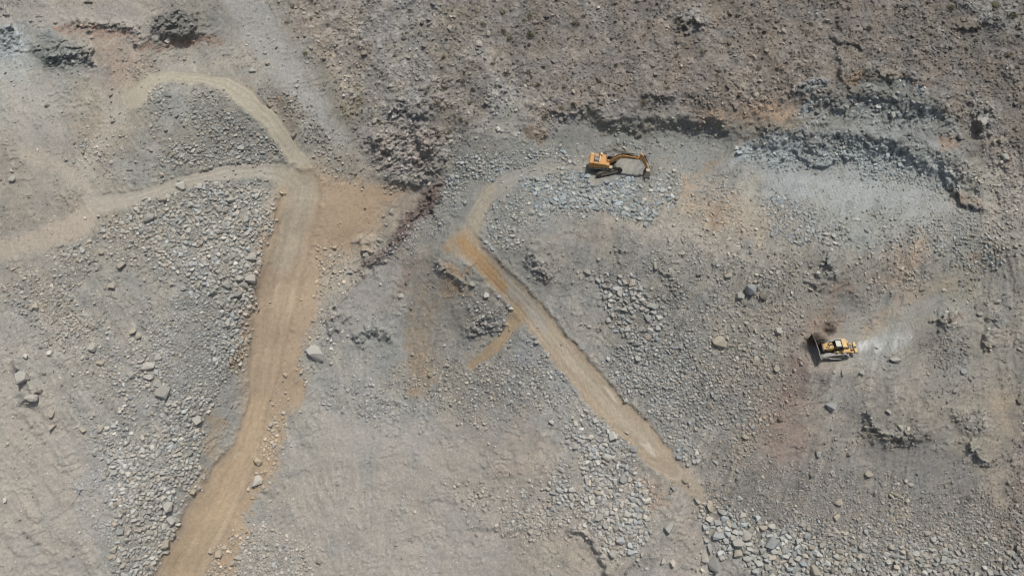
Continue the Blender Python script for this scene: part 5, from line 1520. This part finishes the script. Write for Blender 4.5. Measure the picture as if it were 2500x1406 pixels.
# cab
cabm = MB().prism([(-.12, 1.42), (1.55, 1.42), (1.62, 1.9), (1.35, 3.12), (-.05, 3.12)], .52, 1.46, .05).build('cab', 'dark', ex)
MB().box(-.16, 1.44, .47, 1.50, 3.12, 3.2, .03).build('cab_roof', 'grey', cabm)
MB().box(.0, 1.3, .58, .7, 3.2, 3.235, 0).box(.0, 1.3, .92, 1.04, 3.2, 3.235, 0).box(.0, 1.3, 1.26, 1.38, 3.2, 3.235, 0).build('roof_ribs', 'dark', cabm)
MB().prism([(.05, 2.0), (1.3, 2.0), (1.2, 2.95), (.1, 2.95)], .50, .515).build('side_window', 'glass', cabm)
MB().prism([(1.625, 1.98), (1.64, 1.98), (1.41, 2.98), (1.395, 2.98)], .6, 1.38).build('windscreen', 'glass', cabm)
MB().box(.1, .9, -.6, .45, 1.42, 1.72, .04).tube((.3, -.45, 1.8), (.3, .4, 1.8), .14).tube((.6, -.4, 1.76), (.6, .3, 1.76), .1).build('hydraulic_valves', 'dark', ex)
MB().path([(-.1, -.55, 2.6), (-.1, -.55, 3.0), (.45, -.55, 3.0), (1.05, -.75, 2.45), (1.05, -.75, 2.0)], .025).path([(-2.5, -1.4, 2.66), (-2.5, -1.4, 2.95), (-1.5, -1.4, 2.95), (-1.5, -1.4, 2.66)], .02).build('handrail', 'dark', ex)
MB().box(-.05, .25, .2, .42, 2.2, 2.42, .03).build('warning_lamp', 'white', ex)
# boom, stick, bucket
boom = MB().prism([(.1, 1.85), (.5, 1.75), (1.3, 2.55), (2.3, 3.42), (3.1, 3.86), (4.2, 3.98), (6.7, 4.06), (7.12, 4.2), (7.18, 4.5), (6.2, 4.66), (3.7, 4.86), (2.9, 4.80), (2.2, 4.42), (1.2, 3.5), (.12, 2.35)], -.34, .34, .05).build('boom', 'orange', ex)
MB().box(4.35, 5.9, -.355, -.342, 4.22, 4.48, 0).build('lettering_band', 'dark', boom)
lt = MB()
for k in range(6): lt.box(4.62 + k * .14, 4.71 + k * .14, -.37, -.356, 4.27, 4.42, 0)
lt.prism([(4.3, 4.2), (4.38, 4.2), (4.22, 4.5), (4.14, 4.5)], -.37, -.356)
lt.build('lettering', 'white', boom)
MB().tube((2.75, -.40, 4.15), (2.75, .40, 4.15), .14).tube((.32, -.46, 2.1), (.32, .46, 2.1), .16).build('boom_pins', 'cream', boom)
hz = MB()
for yy in (-.12, 0, .12): hz.path([(.5, yy, 2.85), (1.2, yy, 3.56), (2.2, yy, 4.5), (2.9, yy, 4.9), (4.6, yy, 4.86), (6.6, yy, 4.74)], .035)
hz.build('hydraulic_hoses', 'dark', boom)
for s in (-1, 1):
    c = MB().tube((1.1, s * .5, 1.62), (2.0, s * .5, 2.95), .13).build('boom_cylinder', 'dark', ex)
    MB().tube((2.0, s * .5, 2.95), (2.75, s * .42, 4.1), .075).build('rod', 'rod', c)
c = MB().tube((3.0, 0, 5.0), (5.6, 0, 5.3), .15).box(2.85, 3.2, -.2, .2, 4.8, 5.12, .03).build('stick_cylinder', 'dark', ex)
MB().tube((5.6, 0, 5.3), (7.08, 0, 5.46), .08).build('rod', 'rod', c)
stick = MB().prism([(7.12, 5.62), (6.86, 4.98), (7.0, 4.2), (7.4, 3.25), (7.95, 1.85), (8.15, 1.7), (8.4, 1.85), (8.12, 3.45), (7.82, 4.95), (7.45, 5.5)], -.27, .27, .04).build('stick', 'orange', ex)
MB().tube((7.1, -.36, 4.4), (7.1, .36, 4.4), .15).tube((8.2, -.4, 1.88), (8.2, .4, 1.88), .12).build('stick_pins', 'cream', stick)
MB().path([(6.9, -.3, 4.2), (6.85, -.34, 3.6), (7.2, -.34, 3.2), (7.5, -.3, 3.4)], .03).path([(6.9, .3, 4.2), (6.8, .34, 3.5), (7.3, .34, 3.1), (7.55, .3, 3.2)], .03).build('stick_hoses', 'dark', stick)
c = MB().tube((7.95, 0, 5.05), (8.4, 0, 3.5), .13).box(7.7, 8.05, -.16, .16, 4.9, 5.2, .03).build('bucket_cylinder', 'dark', ex)
MB().tube((8.4, 0, 3.5), (8.68, 0, 2.55), .07).build('rod', 'rod', c)
lk = MB()
for s in (-1, 1):
    lk.tube((8.68, s * .3, 2.55), (8.2, s * .33, 2.35), .07).tube((8.68, s * .22, 2.55), (8.82, s * .22, 1.7), .08)
lk.build('bucket_linkage', 'grey', ex)
bo = [(8.05, 1.95), (8.7, 1.85), (8.98, 1.35), (8.85, .65), (8.35, .08), (7.5, -.25)]
bi = [(8.1, 1.75), (8.6, 1.68), (8.82, 1.3), (8.7, .75), (8.25, .25), (7.5, -.12)]
bk = MB().prism(bo + bi[::-1], -.88, .88)
for s in (-1, 1): bk.prism([(8.05, 1.95), (8.7, 1.85), (8.98, 1.35), (8.85, .65), (8.35, .08), (7.5, -.25), (7.75, .5), (7.95, 1.2)], s * .88 - .03, s * .88 + .03)
bucket = bk.build('bucket', 'dusty', ex)
tt = MB()
for t in np.linspace(-.8, .8, 5): tt.prism([(7.55, -.28), (7.55, -.08), (7.15, -.30), (7.14, -.34)], t - .08, t + .08)
tt.build('teeth', 'steel', bucket)
rb = MB()
for t in (-.55, 0, .55): rb.prism([(8.7, 1.86), (9.0, 1.36), (8.88, .62), (8.4, .05), (8.44, .0), (8.94, .6), (9.06, 1.37), (8.74, 1.92)], t - .05, t + .05)
rb.build('wear_strips', 'steel', bucket)

def reach(o):
    for v in o.data.vertices:
        far = v.co.x > 6.8 and o.name.split('.')[0] not in ('boom', 'stick_cylinder')
        if v.co.x > .3: v.co.x = .3 + (v.co.x - .3) * .875
        if v.co.z > 2: v.co.z = 2 + (v.co.z - 2) * .87
        if far: v.co.x += .68 * min(1, max(0, (4.5 - v.co.z) / 2.6))
    for c_ in o.children: reach(c_)
    if o.name.split('.')[0] in ('bucket', 'teeth', 'wear_strips'): o.data.transform(Matrix.Translation((7.9, 0, 1.8)) @ Matrix.Scale(1.22, 4) @ Matrix.Translation((-7.9, 0, -1.8)))


for o_ in ex.children:
    if o_.name.split('.')[0] in ('boom', 'boom_cylinder', 'stick_cylinder', 'stick', 'bucket_cylinder', 'bucket_linkage', 'bucket'): reach(o_)

# ------------------------------------------------ bulldozer
dz = bpy.data.objects.new('bulldozer', None); COL.objects.link(dz)
tag(dz, 'yellow tracked bulldozer with a wide steel blade facing left and a rear ripper', 'bulldozer')
seat(dz, DZ_P, DZ_N, DZ_YAW, .06)
for s in (-1, 1):
    bt = crawler(dz, s * 1.3, .66, [(-2.3, .42), (2.15, .50), (-1.35, 1.32)], [.40, .48, .46], .24, 'shoe')
    MB().prism([(-2.1, .25), (2.0, .25), (2.0, .75), (.3, .85), (-.7, .8), (-2.0, .62)], s * 1.3 - .2, s * 1.3 + .2, .03).build('track_frame', 'dusty', bt)
    MB().tube((-1.35, s * 1.3 - .26, 1.32), (-1.35, s * 1.3 + .27, 1.32), .34, seg=18).tube((-1.35, s * 1.3 + s * .27, 1.32), (-1.35, s * 1.3 + s * .36, 1.32), .24, seg=14).build('sprocket', 'grey', bt)
    MB().tube((2.15, s * 1.3 - .24, .5), (2.15, s * 1.3 + .26, .5), .37, seg=18).build('idler', 'grey', bt)
    MB().tube((-2.3, s * 1.3 - .24, .42), (-2.3, s * 1.3 + .26, .42), .3, seg=16).build('idler', 'grey', bt)
    rl = MB()
    for t in np.linspace(-1.7, 1.6, 7): rl.tube((t, s * 1.3 - .22, .2), (t, s * 1.3 + .22, .2), .14, seg=10)
    rl.build('rollers', 'rubber', bt)
    ar = MB().box(-1.0, 2.95, s * 1.86 - .13, s * 1.86 + .13, .38, .72, .04).box(-1.15, -.85, s * 1.68, s * 1.86 + s * .1, .42, .7, .03)
    ar.build('push_arm', 'steel', dz)
    MB().tube((.9, s * 1.84, .85), (2.85, s * 1.78, 1.35), .1).build('tilt_cylinder', 'grey', dz)
    fd = MB().prism([(.35, 1.55), (.35, 1.63), (-1.1, 1.98), (-1.7, 1.98), (-1.7, 1.9), (-1.1, 1.9)], s * .72, s * 1.22, .01).build('fender', 'beige', dz)
    lc = MB().tube((1.75, s * .82, 2.05), (2.45, s * .78, 1.5), .1).build('lift_cylinder', 'dark', dz)
    MB().tube((2.45, s * .78, 1.5), (2.98, s * .74, 1.05), .06).build('rod', 'rod', lc)
MB().box(-2.6, 2.2, -.78, .78, .55, 1.25, .05).build('hull', 'dark', dz)
hood = MB().prism([(.5, 1.2), (2.25, 1.2), (2.3, 1.95), (1.9, 2.08), (.5, 2.25)], -.62, .62, .06).build('engine_hood', 'yellow', dz)
MB().box(.55, 1.75, -.66, -.625, 1.3, 1.85, .01).box(.55, 1.75, .625, .66, 1.3, 1.85, .01).build('engine_side_doors', 'yellow', hood)
MB().box(.9, 1.5, -.3, -.06, 2.12, 2.24, .02).box(.5, .8, -.42, -.1, 2.18, 2.30, .02).box(1.55, 1.85, .05, .4, 2.02, 2.14, .02).build('hood_vents', 'dark', hood)
MB().box(.95, 1.5, .08, .5, 2.14, 2.32, .04).box(.35, .75, .05, .5, 2.2, 2.36, .04).build('air_intake', 'roofy', hood)
for yy in (-.42, .12): MB().tube((1.25, yy, 2.05), (1.25, yy, 2.85), .07).tube((1.25, yy, 2.85), (1.15, yy, 3.0), .075).build('exhaust_stack', 'dark', hood)
rg = MB().box(2.28, 2.5, -.72, .72, .75, 2.0, .03)
rg.build('radiator_guard', 'dark', dz)
MB().box(2.3, 2.55, -.95, -.74, 1.3, 2.05, .04).box(2.3, 2.55, .74, .95, 1.3, 2.05, .04).build('lift_brackets', 'dark', dz)
cab_ = MB().prism([(.55, 1.6), (.6, 2.2), (.35, 3.02), (-.8, 3.02), (-.95, 1.6)], -.78, .78, .04).build('cab', 'glass', dz)
MB().prism([(.38, 3.025), (.38, 3.09), (-.55, 3.14), (-.55, 3.025)], -.56, .56, .02).build('cab_roof', 'white', cab_)
for s in (-1, 1):
    MB().box(.45, .6, s * .77 - .05, s * .77 + .05, 1.6, 2.4, .02).build('door_post', 'dark', cab_)
    MB().box(-.22, -.12, s * .78 - .02, s * .78 + .02, 1.6, 3.0, 0).build('door_post', 'dark', cab_)
rp = MB().box(-1.46, -.62, -.86, .86, 3.16, 3.34, .05)
ro = rp.build('rollover_canopy', 'roofy', dz)
MB().box(-1.3, -1.02, -.84, -.64, 1.5, 3.16, .03).box(-1.3, -1.02, .64, .84, 1.5, 3.16, .03).build('canopy_posts', 'yellow', ro)
MB().box(-2.55, -1.4, -1.2, 1.2, 1.3, 1.95, .06).build('fuel_tank', 'yellow', dz)
MB().box(-2.3, -1.6, -.5, .55, 1.95, 2.3, .05).build('rear_cover', 'dark', dz)
MB().box(-.4, .1, .86, 1.3, 1.62, 1.98, .04).box(-1.35, -.85, .95, 1.4, 1.98, 2.2, .04).build('side_boxes', 'yellow', dz)
# ripper
rpb = MB().box(-4.05, -3.55, -1.05, 1.05, .95, 1.5, .06).build('ripper_beam', 'roofy', dz)
for s in (-1, 1):
    MB().prism([(-2.5, .7), (-2.5, 1.0), (-3.6, 1.2), (-3.6, .95)], s * .75 - .12, s * .75 + .12, .02).build('ripper_arm', 'yellow', dz)
    rc = MB().tube((-2.5, s * .45, 1.75), (-3.2, s * .45, 1.55), .11).build('ripper_cylinder', 'yellow', dz)
    MB().tube((-3.2, s * .45, 1.55), (-3.7, s * .45, 1.4), .06).build('rod', 'rod', rc)
MB().prism([(-3.95, 1.7), (-3.65, 1.7), (-3.62, .6), (-3.4, .18), (-3.75, .35), (-3.95, .8)], -.14, .14, .02).build('ripper_shank', 'dark', dz)
MB().box(-3.3, -2.75, -.9, -.5, 1.5, 1.62, .03).build('step_plate', 'grey', dz)
# blade
fr_ = [(3.52, .0), (3.26, .35), (3.14, .8), (3.14, 1.25), (3.24, 1.65), (3.48, 2.0)]
bk_ = [(3.36, 2.04), (3.08, 1.7), (2.98, 1.28), (2.98, .78), (3.1, .3), (3.38, .0)]
bl = MB().prism(fr_ + bk_, -2.55, 2.55)
for s in (-1, 1): bl.prism([(3.56, .0), (3.5, 2.02), (3.34, 2.06), (2.96, 1.4), (2.96, .6), (3.2, .0)], s * 2.55 - .05, s * 2.55 + .05)
blade = bl.build('blade', 'steel', dz)
MB().prism([(3.36, 2.06), (3.50, 2.02), (3.50, 2.3), (3.42, 2.32)], -1.25, 1.25).build('spill_guard', 'grey', blade)
MB().prism([(3.55, .0), (3.62, -.06), (3.5, .22), (3.44, .22)], -2.55, 2.55).build('cutting_edge', 'rod', blade)
bw = MB()
for t in (-1.9, -.75, .75, 1.9): bw.prism([(2.98, .4), (2.98, 1.4), (2.78, 1.2), (2.78, .5)], t - .08, t + .08)
bw.box(2.84, 2.98, -2.4, 2.4, .72, .9, .01)
bw.build('blade_ribs', 'grey', blade)

for o_ in [blade] + list(blade.children): o_.data.transform(Matrix.Translation((3.2, 0, 0)) @ Matrix.Rotation(math.radians(4), 4, 'Z') @ Matrix.Translation((-3.2, 0, 0)))
# ------------------------------------------------ exhaust smoke drifting behind the bulldozer
def smoke_mat(name, dens, col):
    m = bpy.data.materials.new(name); m.use_nodes = True
    nt = m.node_tree
    nt.nodes.remove(nt.nodes['Principled BSDF'])
    out = nt.nodes['Material Output']
    pv = N(nt, 'ShaderNodeVolumePrincipled')
    pv.inputs['Color'].default_value = (*lin(col), 1)
    tc = N(nt, 'ShaderNodeTexCoord')
    ln = N(nt, 'ShaderNodeVectorMath', operation='LENGTH')
    nt.links.new(tc.outputs['Object'], ln.inputs[0])
    nz1 = N(nt, 'ShaderNodeTexNoise', Scale=1.1, Detail=4.0, Roughness=.6)
    nt.links.new(tc.outputs['Object'], nz1.inputs['Vector'])
    f1_ = N(nt, 'ShaderNodeMapRange')
    f1_.inputs[1].default_value = 1.0; f1_.inputs[2].default_value = .15; f1_.inputs[3].default_value = 0; f1_.inputs[4].default_value = 1
    nt.links.new(ln.outputs['Value'], f1_.inputs[0])
    f2_ = N(nt, 'ShaderNodeMapRange')
    f2_.inputs[1].default_value = .35; f2_.inputs[2].default_value = .7; f2_.inputs[3].default_value = 0; f2_.inputs[4].default_value = dens
    nt.links.new(nz1.outputs[0], f2_.inputs[0])
    mu = N(nt, 'ShaderNodeMath', operation='MULTIPLY')
    nt.links.new(f1_.outputs[0], mu.inputs[0]); nt.links.new(f2_.outputs[0], mu.inputs[1])
    nt.links.new(mu.outputs[0], pv.inputs['Density'])
    nt.links.new(pv.outputs[0], out.inputs['Volume'])
    return m


SM = smoke_mat('brown_smoke', 2.4, (70, 54, 44))
for px_, py_, dh, sc_, rz_ in ((2026, 803, 3.5, (1.3, 1.7, 1.4), .4), (1992, 830, 2.2, (2.3, 1.7, 1.3), .2)):
    bm = bmesh.new(); bmesh.ops.create_icosphere(bm, subdivisions=3, radius=1)
    me = bpy.data.meshes.new('smoke'); bm.to_mesh(me); bm.free(); me.materials.append(SM)
    o = bpy.data.objects.new('smoke', me); COL.objects.link(o)
    o.location = at(px_, py_, float(sample(H, px_, py_)) + dh); o.scale = sc_; o.rotation_euler = (0, 0, rz_)
    tag(o, 'thin brown smoke puff hanging beside the bulldozer', 'smoke', kind='stuff')
# ------------------------------------------------------------------ dry shrubs on the natural hillside
def leaf_mat(nt, b):
    oi = N(nt, 'ShaderNodeObjectInfo')
    tc = N(nt, 'ShaderNodeTexCoord')
    n1 = N(nt, 'ShaderNodeTexNoise', Scale=7.0, Detail=3.0)
    nt.links.new(tc.outputs['Object'], n1.inputs['Vector'])
    ad = N(nt, 'ShaderNodeMath', operation='ADD')
    nt.links.new(oi.outputs['Random'], ad.inputs[0]); nt.links.new(n1.outputs[0], ad.inputs[1])
    cr_ = N(nt, 'ShaderNodeValToRGB')
    cr_.color_ramp.elements[0].color = (*lin((66, 68, 50)), 1); cr_.color_ramp.elements[0].position = .35
    cr_.color_ramp.elements[1].color = (*lin((118, 112, 88)), 1); cr_.color_ramp.elements[1].position = 1.0
    hf = N(nt, 'ShaderNodeMath', operation='MULTIPLY'); hf.inputs[1].default_value = .6
    nt.links.new(ad.outputs[0], hf.inputs[0])
    nt.links.new(hf.outputs[0], cr_.inputs[0]); nt.links.new(cr_.outputs[0], b.inputs['Base Color'])


M_LEAF = node_mat('dry_leaves', leaf_mat, .8, .15)
s_rng = np.random.default_rng(55)
SH = []
for k in range(6):
    V_, F_ = [], []
    for t in range(170):
        d = s_rng.normal(size=3); d[2] = abs(d[2]); d /= np.linalg.norm(d)
        r = s_rng.uniform(.35, 1.0) ** .6
        c = d * r * np.array((1, 1, .75))
        a = s_rng.normal(size=3); a /= np.linalg.norm(a); b = np.cross(a, d); b /= np.linalg.norm(b) + 1e-6
        L, W_ = s_rng.uniform(.10, .22), s_rng.uniform(.05, .10)
        q = [c - a * L, c + b * W_, c + a * L, c - b * W_]
        F_.append([len(V_) + i for i in range(4)]); V_ += [tuple(z) for z in q]
    for t in range(14):
        a = s_rng.random() * 6.28; d = np.array((math.cos(a) * .8, math.sin(a) * .8, s_rng.uniform(.4, .9))) * .8
        p = np.array((-math.sin(a), math.cos(a), 0)) * .025
        F_.append([len(V_) + i for i in range(3)]); V_ += [tuple(-p), tuple(p), tuple(d)]
    me = bpy.data.meshes.new('shrub'); me.from_pydata(V_, [], F_); me.update(); me.materials.append(M_LEAF)
    SH.append(me)
SP = """745 130 1,963 137 .8,1086 217 1.2,1155 220 1.1,1202 157 .9,1230 77 1.2,1295 87 1.3,1245 93 1,1071 252 .9,1095 324 1,1126 291 .9,1075 268 .7,1148 252 .9,1110 284 .7,1140 300 .8,1228 30 1.2,1293 40 1.2,1280 50 .9,1297 84 1,1237 180 1,1290 177 1.2,1313 207 1.1,1571 249 1.1,1716 127 1.2,1462 200 .8,1504 160 .9,1440 215 .7,1405 60 1.3,1425 40 1,1690 50 1.2,1660 60 1,1590 205 .8,1630 215 .8,1755 175 .9,1850 170 .9,1930 130 .9,1980 60 1,2120 70 1.1,2200 80 .8,2260 130 .9,2320 20 1.4,2430 15 1.8,2470 40 1.6,2480 70 1.2,2460 135 1.1,2380 100 1,700 55 .8,760 45 .7,800 60 .7,880 30 .7,930 300 .9,1045 215 .8,1330 285 1,1370 265 1,1400 255 1,1440 268 .9,1345 240 .9,1610 20 1,1545 60 .8,1800 40 .9,2040 120 .8,1180 60 .9,1165 120 .8,1130 200 .9,1210 210 .8"""
LAND = [(1500, 'on the brown hillside above the excavator'), (1300, 'above the top of the bench track'), (1040, 'on the hillside above the dark gully rocks'), (0, 'on the grey brown hillside at the upper left'), (2280, 'on the hillside near the top right corner'), (1850, 'above the fresh broken rock faces')]
for t in SP.replace('\n', ',').split(','):
    x, y, s = [float(q) for q in t.split()]
    o = bpy.data.objects.new('desert_shrub', SH[s_rng.integers(0, 6)]); COL.objects.link(o)
    o.location = Vector(sample(P, x, y)) - Vector((0, 0, .05))
    k = s * .62 * s_rng.uniform(.9, 1.15)
    o.scale = (k * s_rng.uniform(.9, 1.3), k, k * .9); o.rotation_euler = (.2, 0, s_rng.random() * 6.28)
    w = LAND[4][1] if x > 2280 else LAND[5][1] if x > 1850 else LAND[0][1] if x > 1500 else LAND[1][1] if x > 1300 else LAND[2][1] if x > 1040 else LAND[3][1]
    big = 'large' if s >= 1.2 else 'small' if s < .85 else 'low'
    tag(o, '%s dark dry shrub %s' % (big, w), 'shrub', 'dry shrubs on the natural hillside')
